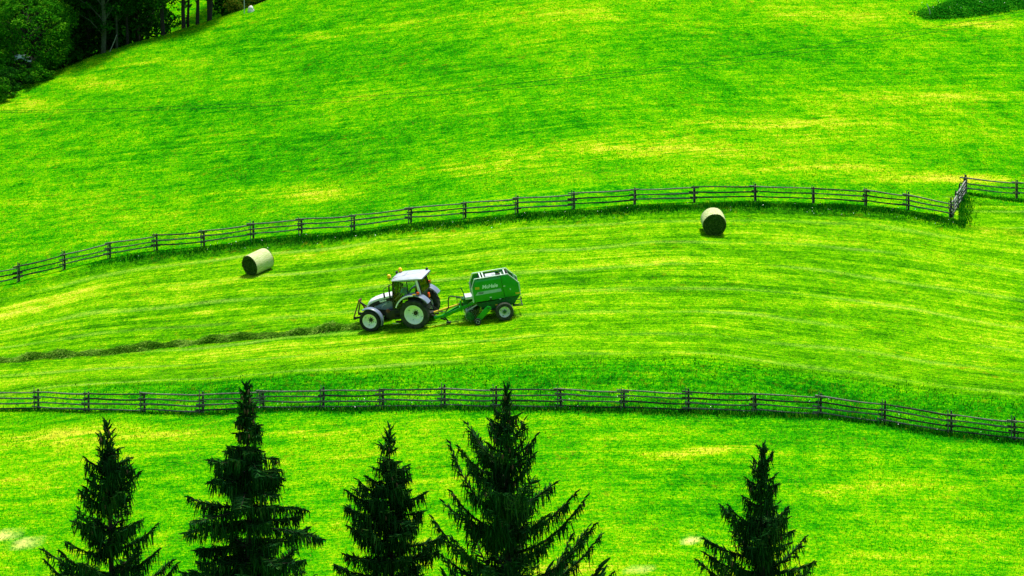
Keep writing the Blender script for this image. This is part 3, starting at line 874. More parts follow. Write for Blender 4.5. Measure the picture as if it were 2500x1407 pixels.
mb.loft(secs); mb.build('bonnet_side', m_black, tr, smooth=40)
mb = MB()
secs = []
for x, z0, z1, wy in ((1.34, 1.02, 1.50, .40), (1.7, .98, 1.44, .405), (2.05, 1.02, 1.34, .40), (2.3, 1.06, 1.24, .385), (2.46, 1.10, 1.16, .36)):
    secs.append([(x, -wy, z0), (x, -wy - .012, (z0 + z1) / 2), (x, -wy + .02, z1), (x, wy - .02, z1), (x, wy + .012, (z0 + z1) / 2), (x, wy, z0)])
mb.loft(secs); mb.build('side_panel', m_grey, tr, smooth=40)
for sy in (1, -1):
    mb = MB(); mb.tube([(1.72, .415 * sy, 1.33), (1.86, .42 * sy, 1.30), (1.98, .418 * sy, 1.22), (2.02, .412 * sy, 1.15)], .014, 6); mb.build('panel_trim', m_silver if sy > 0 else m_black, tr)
    mb = MB(); mb.lathe([(0, .03), (.012 * sy, .028), (.014 * sy, .001)], (1.62, .41 * sy, 1.40), 10); mb.lathe([(0, .022), (.012 * sy, .02), (.014 * sy, .001)], (2.12, .395 * sy, 1.12), 10); mb.build('panel_latch', m_black, tr)
mb = MB(); mb.box((2.99, 0, 1.02), (.05, .36, .36)); 
for i in range(6): mb.box((3.02, 0, .88 + i * .055), (.02, .34, .015))
mb.build('grille', m_black, tr)
for sy in (1, -1):
    mb = MB(); mb.box((2.945, .2 * sy, 1.17), (.05, .11, .09)); mb.build('headlight', m_chrome, tr, bevel=.015)
lettering('Valtra', .17, m_white, tr, (1.93, .384, 1.50), (R(90), R(-9), R(180)), shear=.25, fat=.008)
# cab
cab = MB()
A0, A1 = (1.30, .70, 1.12), (1.05, .68, 2.56)
C0, C1 = (-.42, .72, 1.78), (-.34, .68, 2.56)
for sy in (1, -1):
    f = lambda p: (p[0], p[1] * sy, p[2])
    cab.bar(f((1.30, .58, 1.12)), f((1.05, .60, 2.64)), .06, .07)
    cab.bar(f((1.30, .58, .78)), f((1.30, .58, 1.14)), .06, .08)
    cab.bar(f((.32, .71, .95)), f((.22, .68, 2.64)), .05, .06)
    cab.bar(f((1.32, .60, .80)), f((.34, .70, .82)), .06, .06)
    cab.bar(f((1.28, .60, 1.10)), f((1.22, .58, 1.12)), .06, .06)
    cab.bar(f((1.06, .62, 2.62)), f((-.40, .68, 2.62)), .06, .06)
    cab.bar(f((.30, .72, 1.55)), f((-.45, .70, 1.80)), .05, .08)
cab.bar((1.06, -.62, 2.61), (1.06, .62, 2.61), .06, .07); cab.bar((1.31, -.58, 1.50), (1.31, .58, 1.50), .05, .08)
cab.bar((-.48, -.70, 1.78), (-.48, .70, 1.78), .07, .09); cab.bar((-.42, -.66, 2.60), (-.42, .66, 2.60), .07, .08)
cab.bar((-.50, -.66, 1.80), (-.43, -.62, 2.55), .07, .06); cab.bar((-.50, .66, 1.80), (-.43, .62, 2.55), .07, .06)
cab.build('cab_frame', m_black, tr)
mb = MB(); mb.box((.42, 0, .84), (1.7, 1.12, .08)); mb.box((-.36, 0, 1.30), (.12, 1.2, .95)); mb.box((1.22, 0, 1.15), (.10, .9, .62)); mb.box((-.06, .54, 1.45), (.74, .04, .78)); mb.box((-.06, -.54, 1.45), (.74, .04, .78)); mb.build('cab_floor', m_black, tr, bevel=.02)
for sy in (1, -1):
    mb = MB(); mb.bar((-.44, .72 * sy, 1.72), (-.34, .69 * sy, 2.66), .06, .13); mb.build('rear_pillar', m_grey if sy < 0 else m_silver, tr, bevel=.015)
mb = MB()                                                       # roof, crowned and longer than the cab
RS = []
for x, wy, zb, zt in ((1.14, .56, 2.68, 2.70), (1.06, .68, 2.64, 2.75), (.76, .74, 2.63, 2.79), (.16, .76, 2.63, 2.81), (-.40, .75, 2.64, 2.81), (-.66, .71, 2.68, 2.78), (-.72, .63, 2.71, 2.73)):
    RS.append([(x, -wy + .04, zb), (x, -wy, zb + .03), (x, -wy, zt - .06), (x, -wy * .86, zt - .005), (x, -wy * .4, zt + .03), (x, wy * .4, zt + .03), (x, wy * .86, zt - .005), (x, wy, zt - .07), (x, wy, zb + .03), (x, wy - .04, zb)])
mb.loft(RS); mb.build('roof', mat('pale_roof_paint', (.46, .51, .56), .4, var=.15, scale=4), tr, smooth=40)
mb = MB()
mb.tube([(1.05, .5, 2.775), (.8, .36, 2.80), (.5, .28, 2.825), (.1, .1, 2.83), (-.1, .14, 2.83), (-.35, -.1, 2.83), (-.56, -.42, 2.80)], .014, 6)
mb.tube([(.5, .28, 2.82), (.44, -.1, 2.83), (.4, -.62, 2.79)], .012, 6)
mb.build('roof_cable', m_black, tr)
def beacon(x, y, z):
    mb = MB(); mb.lathe([(0, .08), (.05, .095), (.07, .09), (.07, .005)], (x, y, z), 14, 'Z'); b_ = mb.build('beacon_base', m_black, tr)
    mb = MB(); mb.lathe([(.06, .10), (.16, .105), (.23, .085), (.265, .03), (.268, .001)], (x, y, z), 16, 'Z'); mb.build('beacon', m_amber, tr, smooth=60)
beacon(.95, -.50, 2.78); beacon(1.20, .62, 2.80)
mb = MB(); mb.tube([(1.08, .64, 2.48), (1.20, .64, 2.50), (1.20, .62, 2.82)], .018, 6); mb.build('beacon_bracket', m_black, tr)
for sy in (1, -1):
    mb = MB(); mb.tube([(1.10, .62 * sy, 2.46), (1.34, .82 * sy, 2.44), (1.52, .98 * sy, 2.32), (1.54, 1.0 * sy, 2.05)], .018, 6); mb.build('mirror_arm', m_black, tr)
    mb = MB(); mb.box((1.52, 1.0 * sy, 2.00), (.05, .16, .28)); mb.build('mirror', m_black, tr, bevel=.02)
mb = MB(); mb.tube([(1.42, .50, 1.50), (1.40, .50, 2.05), (1.37, .50, 2.30), (1.33, .50, 2.42)], [.045, .045, .04, .035], 10); mb.build('exhaust_pipe', m_black, tr)
for (x, y, z) in ((-.55, -.58, 2.80), (1.10, -.30, 2.80)):
    mb = MB(); mb.box((x, y, z + .05), (.10, .14, .12)); mb.tube([(x, y, z - .05), (x, y, z)], .02, 6); mb.build('work_light', m_black, tr, bevel=.02)
for sy in (1, -1):
    mb = MB(); mb.box((-.60, .56 * sy, 2.60), (.06, .13, .12)); mb.build('rear_work_light', m_amber if sy < 0 else m_black, tr, bevel=.015)
mb = MB(); mb.bar((-.54, -.68, 2.58), (-.60, -.72, 1.95), .03, .04); mb.build('marker_strip', m_amber, tr)
# glass
def pane(a, b, c, d, name='window_pane'):
    a, b, c, d = map(Vector, (a, b, c, d)); nn = (b - a).cross(d - a).normalized() * .004
    mb = MB(); mb.add([a, b, c, d, a + nn, b + nn, c + nn, d + nn], [(0, 1, 2, 3), (7, 6, 5, 4), (0, 4, 5, 1), (1, 5, 6, 2), (2, 6, 7, 3), (3, 7, 4, 0)])
    return mb.build(name, m_glass, tr, smooth=0)
pane((1.30, -.55, 1.54), (1.30, .55, 1.54), (1.08, .57, 2.57), (1.08, -.57, 2.57), 'windscreen')
pane((-.50, -.62, 1.84), (-.50, .62, 1.84), (-.43, .58, 2.56), (-.43, -.58, 2.56), 'rear_window')
for sy in (1, -1):
    pane((1.26, .60 * sy, .90), (.36, .705 * sy, .92), (.26, .685 * sy, 2.58), (1.06, .615 * sy, 2.58), 'door_glass')
    pane((.26, .70 * sy, 1.62), (-.36, .70 * sy, 1.84), (-.32, .685 * sy, 2.58), (.20, .685 * sy, 2.58), 'side_window')
    mb = MB(); mb.tube([(1.22, .64 * sy, 1.30), (1.20, .68 * sy, 1.30), (1.13, .67 * sy, 1.95), (1.15, .63 * sy, 1.95)], .014, 6); mb.build('grab_handle', m_black, tr)
# inside the cab
mb = MB(); mb.box((.22, 0, 1.36), (.50, .50, .14)); mb.box((-.02, 0, 1.72), (.14, .48, .66), Matrix.Rotation(R(-8), 3, 'Y')); mb.box((-.08, 0, 2.12), (.10, .26, .18)); mb.box((.22, 0, 1.10), (.34, .34, .44)); mb.build('seat', m_seat, tr, bevel=.04)
mb = MB(); mb.lathe([(-.012, .19), (0, .205), (.012, .19), (0, .175)], (0, 0, 0), 24, 'Z', closed=True); mb.bar((-.18, 0, 0), (.18, 0, 0), .03, .015); mb.tube([(0, 0, 0), (0, 0, -.4)], .03, 8)
sw = mb.build('steering_wheel', m_black, tr); sw.location = (.98, 0, 1.80); sw.rotation_euler = (0, R(28), 0)
mb = MB(); mb.box((1.14, 0, 1.62), (.16, .44, .26)); mb.build('dashboard', m_black, tr, bevel=.03)
# mudguards and lamps
for sy in (1, -1):
    arc_fender(tr, 'rear_mudguard', (0, 0, .88), 1.06, 150, 22, .56 * sy, 1.06 * sy, m_grey)
    arc_fender(tr, 'mudguard_edge', (0, 0, .88), 1.045, 98, 24, 1.065 * sy, 1.095 * sy, m_silver, lipdrop=.05)
    arc_fender(tr, 'front_mudguard', (2.62, 0, .60), .71, 205, 62, .70 * sy, 1.04 * sy, m_grey, lipdrop=.05)
    mb = MB(); mb.bar((2.55, .45 * sy, .75), (2.50, .74 * sy, 1.25), .04, .05); mb.build('mudguard_bracket', m_black, tr)
    mb = MB(); mb.box((-.42, .98 * sy, 2.00), (.15, .12, .14)); mb.build('indicator_lamp', m_red, tr, bevel=.025)
    mb = MB(); mb.tube([(-.44, .95 * sy, 1.80), (-.42, .98 * sy, 1.96)], .018, 6); mb.build('lamp_stem', m_black, tr)
mb = MB(); mb.box((-.72, .20, 1.62), (.08, .18, .26)); mb.build('tail_lamp', m_red, tr, bevel=.02)
mb = MB(); mb.box((-.20, 1.02, 1.945), (.20, .08, .06)); mb.build('amber_side_lamp', m_amber, tr, bevel=.015)
# front linkage
mb = MB()
for sy in (1, -1):
    mb.bar((2.85, .30 * sy, .72), (3.72, .36 * sy, .60), .06, .10)
    mb.box((3.72, .36 * sy, .60), (.14, .10, .14))
mb.bar((2.95, -.3, .74), (2.95, .3, .74), .10, .12)
mb.tube([(2.92, .1, .98), (3.05, .12, 1.2), (3.36, .12, 1.44)], .035, 8)
mb.build('front_linkage', m_black, tr)
mb = MB(); mb.bar((3.78, .36, .64), (3.40, .14, 1.50), .05, .06); mb.bar((3.78, -.36, .64), (3.40, -.14, 1.50), .05, .06); mb.box((3.39, 0, 1.50), (.09, .34, .10)); mb.build('linkage_frame', m_rust, tr)
mb = MB(); mb.tube([(3.04, .1, .80), (3.16, .1, 1.12), (3.36, .1, 1.44)], [.05, .05, .03], 8); mb.build('linkage_ram', m_rust, tr)
mb = MB(); mb.bar((3.37, .1, 1.44), (2.96, .16, 1.10), .035, .035); mb.build('top_link', m_black, tr)
# rear linkage
mb = MB()
for sy in (1, -1):
    mb.bar((-.30, .34 * sy, .62), (-1.08, .42 * sy, .42), .05, .09)
    mb.tube([(-.62, .40 * sy, .52), (-.50, .36 * sy, 1.10)], .03, 8)
    mb.bar((-.40, .30 * sy, 1.14), (-.56, .38 * sy, 1.12), .06, .08)
mb.box((-.55, 0, .55), (.45, .22, .14)); mb.box((-.85, 0, .48), (.30, .14, .08)); mb.box((-.48, 0, 1.0), (.14, .34, .4))
mb.build('rear_linkage', m_dark, tr)

# ---- baler: x forward from its axle, y left, z up
BM = place((1235, 784), 1.16, R(-6)) @ Matrix.Rotation(R(1.6), 4, 'X')
bl = empty('round_baler', BM)
tag(bl, 'green round baler with pale lettering towed behind the tractor', 'baler')
for sy in (1, -1):
    wheel(bl, (0, 1.0 * sy, .49), .50, .40, .30, 0, sy, 0, m_rim2, m_tyre2, dish=.13, hub_r=.075, hub_m=m_green_d)
    mb = MB()                                                     # side panel, front shell
    pf = [(-.13, 1.12), (1.53, 1.09), (1.54, 1.90), (1.36, 2.34), (-.03, 2.37)]
    p1 = [(-.13, 1.14), (1.49, 1.12), (1.49, 1.88), (1.32, 2.22), (-.04, 2.25)]
    mb.prism(pf, .62 * sy, .70 * sy, poly1=p1); mb.build('side_panel', m_green, bl, bevel=.012)
    mb = MB()                                                     # tailgate cheek
    pr = [(-.145, 1.17), (-.045, 2.36), (-.44, 2.37), (-.94, 1.86), (-.97, 1.16)]
    mb.prism(pr, .58 * sy, .675 * sy); mb.build('tailgate_panel', m_green, bl, bevel=.012)
    mb = MB(); mb.prism([(.1, .62), (.95, .60), (1.3, .85), (1.45, 1.02), (-.12, 1.07), (-.15, 1.15), (-.95, 1.14), (-.62, .74), (-.4, .70)], .54 * sy, .61 * sy); mb.build('lower_panel', m_green_d, bl, bevel=.01)
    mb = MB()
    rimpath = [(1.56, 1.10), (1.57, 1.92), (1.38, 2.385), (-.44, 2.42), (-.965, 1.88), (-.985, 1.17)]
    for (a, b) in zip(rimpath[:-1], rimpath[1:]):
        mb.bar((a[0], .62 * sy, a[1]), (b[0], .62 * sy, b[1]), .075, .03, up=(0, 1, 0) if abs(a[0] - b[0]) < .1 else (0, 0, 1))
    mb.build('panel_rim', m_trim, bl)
mb = MB()                                                         # chamber with rollers, between the cheeks
mb.prism([(-.90, 1.1), (-.60, .66), (.9, .62), (1.35, .95), (1.45, 1.5), (1.38, 1.82), (1.05, 2.18), (-.40, 2.24), (-.86, 1.84)], -.53, .53)
mb.build('bale_chamber', m_dark, bl, bevel=.02)
for k, (x, z) in enumerate(((1.46, 1.75), (1.30, 2.05), (1.05, 2.26), (.2, 2.29), (-.45, 2.30), (-.78, 2.05), (-.93, 1.75), (-.95, 1.35))):
    mb = MB(); mb.tube([(x, -.57, z), (x, .57, z)], .055, 12); mb.build('roller', m_green_d if k % 2 else m_dark, bl)
mb = MB()
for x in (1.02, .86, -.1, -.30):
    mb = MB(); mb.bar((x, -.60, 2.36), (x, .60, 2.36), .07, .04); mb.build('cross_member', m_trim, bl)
mb = MB(); mb.box((.48, .22, 2.37), (.54, .56, .10)); mb.box((.30, .30, 2.42), (.2, .3, .08)); mb.build('top_cover', m_galv, bl, bevel=.03)
mb = MB(); mb.tube([(.3, -.3, 2.4), (.1, -.1, 2.46), (-.15, .1, 2.45), (-.2, .35, 2.38)], .03, 8); mb.box((-.12, -.2, 2.44), (.2, .2, .12)); mb.build('top_hose', m_green_d, bl)
# marks on the near and far cheek
for sy, rt in ((1, LEFT), (-1, (R(90), 0, 0))):
    yy = .706 * sy
    lettering('McHale', .275, m_letter, bl, (.60, yy, 1.90), rt, shear=.22, fat=.009)
    mb = MB(); q = [(1.42, 1.49), (1.28, 1.66), (.02, 1.70), (.0, 1.57), (.02, 1.53)]
    mb.prism(q, .703 * sy, .708 * sy); mb.build('stripe', m_stripe, bl, smooth=0)
    lettering('F550', .135, m_black, bl, (1.12, .710 * sy, 1.585), rt, shear=.25, fat=.004)
    def decal(x, z, a, b, m_=m_yellow, y_=.706):
        mb = MB(); mb.box((x, y_ * sy, z), (a, .008, b)); mb.build('decal', m_, bl, smooth=0)
    decal(1.28, 1.88, .22, .13); decal(-.18, 1.79, .10, .05, m_trim, .677); decal(-.48, 1.58, .05, .10, m_trim, .677); decal(-.86, 1.30, .26, .10, m_yellow, .677); decal(.62, 1.28, .11, .06, m_trim); decal(.12, 1.12, .10, .04, m_trim); decal(.35, .80, .12, .06, m_yellow, .614)
mb = MB(); mb.lathe([(0, .05), (.02, .05), (.02, .03), (.021, .001)], (.62, .70, 1.19), 12); mb.build('panel_latch', m_black, bl)
# front platform, ladder, hoses
mb = MB(); mb.box((1.78, .28, 1.40), (.40, .80, .14)); mb.build('twine_box', m_galv, bl, bevel=.02)
mb = MB()
mb.tube([(1.98, .55, 1.30), (2.05, .55, 1.75), (2.14, .55, 2.02)], .025, 7); mb.tube([(1.98, .1, 1.30), (2.05, .1, 1.70), (2.12, .1, 1.80)], .025, 7)
mb.tube([(2.03, .55, 1.62), (2.03, .1, 1.6)], .02, 6)
mb.box((2.0, .3, 1.33), (.34, .5, .10)); mb.bar((2.2, .25, 1.36), (2.45, .25, 1.40), .05, .06); mb.box((1.95, .25, 1.2), (.3, .3, .25))
mb.build('rail_frame', m_green_d, bl, bevel=.008)
mb = MB(); mb.tube([(2.92, .2, .86), (2.88, .2, 1.30), (2.82, .2, 1.48), (2.74, .2, 1.52), (2.4, .2, 1.44), (2.1, .2, 1.38)], .032, 8); mb.build('hose_arch', m_dark, bl)
mb = MB(); mb.tube([(2.42, .25, 1.42), (2.40, .25, .98)], .018, 6); mb.tube([(2.18, .25, 1.36), (2.2, .2, 1.0)], .018, 6); mb.build('hose', m_yellow, bl)
# drawbar and driveline
mb = MB()
for sy in (1, -1):
    mb.bar((3.3, .06 * sy, .40), (1.45, .42 * sy, 1.06), .09, .17)
mb.bar((3.62, 0, .40), (3.1, 0, .46), .14, .12); mb.lathe([(-.05, .10), (.05, .10), (.05, .05), (-.05, .05)], (3.66, 0, .40), 16, 'Z', closed=True)
mb.bar((2.3, -.25, .78), (2.3, .25, .78), .08, .1); mb.bar((2.25, .28, .62), (2.25, .28, 1.22), .09, .10)
mb.build('drawbar', m_green, bl, bevel=.015)
mb = MB(); mb.bar((3.2, .12, .40), (3.02, .15, .14), .07, .07); mb.box((3.0, .15, .08), (.26, .2, .05)); mb.bar((3.4, 0, .34), (3.15, .1, .22), .06, .08); mb.build('stand_leg', m_dark, bl)
mb = MB(); mb.tube([(3.72, 0, .70), (2.35, .1, .97)], [.062, .062], 12); mb.build('shaft_guard', m_yellow, bl)
mb = MB(); mb.tube([(3.95, 0, .66), (3.72, 0, .70)], [.085, .07], 12); mb.tube([(2.35, .1, .97), (2.12, .1, 1.0)], [.07, .09], 12); mb.build('shaft_joint', m_dark, bl)
mb = MB(); mb.tube([(3.75, .12, 1.15), (3.4, .16, .75), (3.1, .2, .72), (2.95, .2, .9)], .018, 6); mb.tube([(3.8, -.1, 1.1), (3.45, .0, .6), (3.1, .1, .62), (2.9, .15, .9)], .018, 6); mb.build('hydraulic_hose', m_black, bl)
# pick-up with tines, side arms, gauge wheels
mb = MB(); mb.tube([(1.80, -.88, .42), (1.80, .88, .42)], .18, 16); mb.build('pickup_reel', m_green_d, bl)
rs = random.Random(4); mb = MB()
for i in range(26):
    yy = -.86 + 1.72 * i / 25
    for a in (20, 80, 140, 200, 260, 320):
        a = R(a + (i % 2) * 30); mb.tube([(1.8 + .18 * math.cos(a), yy, .40 + .18 * math.sin(a)), (1.8 + .31 * math.cos(a - .2), yy, .40 + .31 * math.sin(a - .2))], .006, 4)
o_ = mb.build('tines', m_galv, bl, smooth=0); o_.name = 'pickup_tine'; o_['kind'] = 'stuff'
for sy in (1, -1):
    mb = MB(); mb.prism([(1.58, .34), (1.74, .20), (1.96, .24), (2.10, .44), (2.04, .64), (1.88, .70), (1.66, .58)], .90 * sy, .93 * sy); mb.build('pickup_cheek', m_green_d, bl, bevel=.006)
    mb = MB()
    mb.prism([(.66, .76), (.72, .88), (.86, .93), (.99, .85), (1.55, .34), (1.62, .20), (1.50, .12), (1.28, .22), (.80, .64)], 1.01 * sy, 1.09 * sy); mb.build('gauge_arm', m_green, bl, bevel=.015)
    mb = MB(); mb.lathe([(0, .05), (.05 * sy, .05), (.05 * sy, .001)], (.84, 1.08 * sy, .82), 12); mb.build('arm_pivot', m_green_d, bl)
    mb = MB(); mb.bar((.95, 1.05 * sy, .50), (1.36, 1.10 * sy, .22), .035, .035); mb.build('arm_stay', m_green, bl)
    wheel(bl, (1.50, 1.22 * sy, .18), .185, .12, .105, 0, sy, 0, m_rim2, m_tyre, dish=.03, hub_r=.03)
mb = MB(); mb.tube([(1.98, -.7, .70), (1.98, .7, .70)], .035, 10); mb.bar((1.98, -.6, .70), (1.4, -.6, .95), .04, .05); mb.bar((1.98, .6, .70), (1.4, .6, .95), .04, .05)
for i in range(9): mb.bar((1.98, -.6 + i * .15, .70), (1.62, -.6 + i * .15, .74), .015, .015)
mb.build('crop_guard', m_galv, bl)
mb = MB(); mb.tube([(0, -.9, .49), (0, .9, .49)], .07, 10); mb.box((0, 0, .62), (.5, 1.1, .12)); mb.bar((.1, .66, .50), (1.2, .60, .70), .08, .1); mb.bar((.1, -.66, .50), (1.2, -.60, .70), .08, .1); mb.build('axle', m_dark, bl)
mb = MB(); mb.prism([(-.52, .56), (-1.02, .56), (-1.02, .60), (-.52, .62)], .3, .36); mb.bar((-.5, .62, .60), (-1.06, .62, .58), .05, .04); mb.bar((-.5, .62, .68), (-1.0, .62, .66), .05, .03); mb.bar((-.5, -.62, .60), (-1.06, -.62, .58), .05, .04); mb.bar((-1.04, -.64, .58), (-1.04, .64, .58), .04, .04); mb.build('bale_kicker', m_dark, bl)
mb = MB(); mb.box((-1.0, .62, 1.0), (.06, .14, .12)); mb.tube([(-1.0, .62, .94), (-1.02, .62, .72)], .01, 5); mb.build('tail_lamp', m_black, bl, bevel=.01)
# hay caught in the pick-up
rs = np.random.default_rng(9); n = 1500
P = np.stack([rs.normal(1.55, .2, n), rs.uniform(-.9, .98, n), rs.normal(.52, .12, n).clip(.1, .85)], 1)
T = rs.normal(0, 1, (n, 3)); T /= np.linalg.norm(T, axis=1)[:, None]; S = np.cross(T, rs.normal(0, 1, (n, 3))); S /= np.linalg.norm(S, axis=1)[:, None]
l = rs.uniform(.04, .14, n)[:, None]; V = np.stack([P - T * l - S * .007, P - T * l + S * .007, P + T * l + S * .007, P + T * l - S * .007], 1).reshape(-1, 3); q = np.arange(n) * 4
hy = link_mesh('caught_hay', raw_mesh('caught_hay', V, quads=np.stack([q, q + 1, q + 2, q + 3], 1)), m_bale_straw, bl); hy['kind'] = 'stuff'

# ------------------------------------------------------------------ the driver (frame of the tractor)
m_skin = mat('skin', (.50, .32, .20), .55); m_shirt = mat('blue_green_shirt', (.16, .56, .56), .8, var=.25, scale=9); m_trouser = mat('khaki_trousers', (.38, .34, .14), .85, var=.3, scale=9)
m_hair = mat('grey_hair', (.10, .09, .08), .8, var=.4, scale=40); m_shoe = mat('brown_boot', (.05, .035, .02), .7)
def skin_mesh(name, V, E, rad, root_i, m_, parent, lv=2):
    me_ = bpy.data.meshes.new(name); me_.from_pydata([tuple(v) for v in V], E, []); o_ = bpy.data.objects.new(name, me_); COL.objects.link(o_)
    sk = o_.modifiers.new('skin', 'SKIN'); sk.use_smooth_shade = True
    for i, r_ in enumerate(rad):
        d_ = me_.skin_vertices[0].data[i]; d_.radius = (r_, r_) if not isinstance(r_, tuple) else r_
        d_.use_root = (i == root_i)
    sb = o_.modifiers.new('sub', 'SUBSURF'); sb.levels = lv; sb.render_levels = lv
    bpy.context.view_layer.update()
    me2 = bpy.data.meshes.new_from_object(o_.evaluated_get(bpy.context.evaluated_depsgraph_get()))
    bpy.data.objects.remove(o_); bpy.data.meshes.remove(me_)
    me2.name = name
    me2.polygons.foreach_set('use_smooth', [True] * len(me2.polygons))
    me2.materials.clear()
    return link_mesh(name, me2, m_, parent)
def driver():
    V = []; E = []; Rr = []
    def p(v, r_, par=None):
        V.append(v); Rr.append(r_)
        if par is not None: E.append((par, len(V) - 1))
        return len(V) - 1
    pel = p((.40, 0, 1.50), (.15, .13)); bel = p((.46, 0, 1.66), (.15, .12), pel); che = p((.56, 0, 1.86), (.17, .12), bel); up = p((.62, 0, 1.98), (.15, .10), che)
    nk = p((.66, 0, 2.06), .055, up); hd0 = p((.70, 0, 2.13), (.07, .075), nk); hd1 = p((.715, 0, 2.21), (.078, .095), hd0); p((.71, 0, 2.30), (.06, .07), hd1)
    hands = {}
    for sy in (1, -1):
        sh = p((.60, .19 * sy, 1.97), .065, up)
        if sy > 0: el = p((.80, .36, 1.72), .042, sh); fo = p((.98, .40, 1.60), .036, el); wr = p((1.12, .42, 1.52), .027, fo); pa = p((1.17, .425, 1.49), (.036, .02), wr); pe = p((1.21, .43, 1.47), (.038, .018), pa); d = Vector((.8, .1, -.4))
        else: el = p((.76, -.30, 1.74), .042, sh); fo = p((.84, -.24, 1.80), .036, el); wr = p((.90, -.17, 1.86), .027, fo); pa = p((.93, -.14, 1.88), (.036, .02), wr); pe = p((.955, -.12, 1.89), (.038, .018), pa); d = Vector((.6, .5, .1))
        d.normalize(); up_ = Vector((0, 0, 1)); sd = d.cross(up_).normalized(); un = sd.cross(d)
        b = Vector(V[pe])
        for k, (off, ln) in enumerate(((-.030, .060), (-.010, .072), (.011, .068), (.031, .052))):
            k0 = p(tuple(b + sd * off + d * .012), .0095, pe); k1 = p(tuple(b + sd * off * 1.1 + d * ln * .55 - un * .004), .0088, k0); k2 = p(tuple(b + sd * off * 1.15 + d * ln * .85 - un * .026), .008, k1); p(tuple(b + sd * off * 1.1 + d * ln * .88 - un * .050), .0065, k2)
        a = Vector(V[pa]); t0 = p(tuple(a - sd * .034 + d * .005), .011, pa); t1 = p(tuple(a - sd * .052 + d * .03 - un * .012), .0095, t0); p(tuple(a - sd * .045 + d * .055 - un * .028), .008, t1)
        hp = p((.42, .10 * sy, 1.47), .095, pel); kn = p((.86, .17 * sy, 1.50), .065, hp); an = p((.98, .19 * sy, 1.06), .042, kn); ft = p((1.01, .19 * sy, .95), .038, an); p((1.14, .20 * sy, .925), .03, ft)
    root = skin_mesh('person', V, E, Rr, pel, m_skin, None)
    root.matrix_world = TM @ Matrix.Translation((.13, .02, .0))
    tag(root, 'driver in a blue green shirt and khaki trousers leaning forward in the cab', 'person')
    # clothes follow the body a little outside it
    V = []; E = []; Rr = []
    pel = p((.41, 0, 1.53), (.165, .145)); bel = p((.46, 0, 1.66), (.165, .135), pel); che = p((.56, 0, 1.86), (.20, .16), bel); up = p((.615, 0, 1.97), (.175, .13), che); p((.645, 0, 2.035), .07, up)
    for sy in (1, -1):
        sh = p((.60, .19 * sy, 1.97), .08, up); p((.72, .28 * sy, 1.82) if sy > 0 else (.69, -.25, 1.84), .062, sh)
    skin_mesh('shirt', V, E, Rr, pel, m_shirt, root)
    V = []; E = []; Rr = []
    pel = p((.40, 0, 1.49), (.17, .145)); p((.43, 0, 1.57), (.16, .135), pel)
    for sy in (1, -1):
        hp = p((.43, .105 * sy, 1.475), .108, pel); kn = p((.86, .17 * sy, 1.50), .078, hp); p((.975, .19 * sy, 1.08), .06, kn)
    skin_mesh('trousers', V, E, Rr, pel, m_trouser, root)
    for sy in (1, -1):
        mb = MB(); mb.loft([[(x, .195 * sy + a * ww, .885 + (hh if b_ else 0)) for a, b_ in ((-1, 0), (1, 0), (.8, 1), (-.8, 1))] for x, ww, hh in ((.94, .04, .10), (.99, .045, .15), (1.06, .045, .09), (1.15, .05, .06), (1.21, .035, .04))]); mb.build('boot', m_shoe, root, smooth=60)
        mb = MB(); mb.lathe([(0, .028), (.012 * sy, .03), (.018 * sy, .015), (.014 * sy, .001)], (.70, .078 * sy, 2.205), 10); mb.build('ear', m_skin, root, smooth=60)
        mb = MB(); mb.lathe([(-.010, .001), (-.007, .008), (0, .0105), (.007, .008), (.010, .001)], (.803, .030 * sy, 2.225), 10); mb.build('eye', m_black, root, smooth=60)
    mb = MB(); mb.loft([[(.80, -.010, 2.215), (.80, .010, 2.215), (.80, 0, 2.235)], [(.825, -.015, 2.185), (.825, .015, 2.185), (.832, 0, 2.195)], [(.80, -.014, 2.178), (.80, .014, 2.178), (.806, 0, 2.182)]]); mb.build('nose', m_skin, root, smooth=60)
    mb = MB(); mb.box((.792, 0, 2.150), (.012, .045, .010)); mb.build('mouth', m_rust, root)
    mb = MB()                                                    # short hair as a cap over the skull
    secs = []
    for i in range(8):
        a = R(8 + 80 * i / 7); rad = .098 * math.cos(a) ** .75; z = 2.205 + .125 * math.sin(a)
        secs.append([(.695 + rad * 1.06 * math.cos(t) - .012, rad * math.sin(t), z - (.035 * max(0, -math.cos(t)) if i == 0 else 0) + (.03 * max(0, math.cos(t)) if i < 2 else 0)) for t in [2 * math.pi * j / 18 for j in range(18)]])
    mb.loft(secs); mb.build('hair', m_hair, root, smooth=70)
driver()
# ------------------------------------------------------------------ spruces in the foreground
m_bark = mat('spruce_bark', (.035, .026, .016), .95, var=.5, scale=8, bump=.6, bscale=18)
m_needle = leaf_mat('spruce_needles', [(0, (.004, .028, .008)), (.5, (.009, .055, .012)), (.85, (.020, .095, .016)), (1, (.05, .13, .018))], .15, patch=1.2)
m_cone = mat('spruce_cone', (.085, .040, .014), .8, var=.4, scale=30)
def strips(P, D, L, W, S, taper=.35, bend=None):
    """flat tapering two-piece strips: P start, D direction, L length, W width, S sideways"""
    n = len(P); D = D / np.linalg.norm(D, axis=1)[:, None]; S = S - D * (S * D).sum(1)[:, None]; S /= np.maximum(np.linalg.norm(S, axis=1), 1e-6)[:, None]
    M = P + D * (L * .55)[:, None]; Tt = P + D * L[:, None]
    if bend is not None: Tt = Tt + bend
    w = (W * .5)[:, None]
    return np.stack([P - S * w * .8, P + S * w * .8, M + S * w, M - S * w, Tt + S * w * taper, Tt - S * w * taper], 1).reshape(-1, 3)
def strip_quads(n):
    b = np.arange(n) * 6
    return np.concatenate([np.stack([b, b + 1, b + 2, b + 3], 1), np.stack([b + 3, b + 2, b + 4, b + 5], 1)])

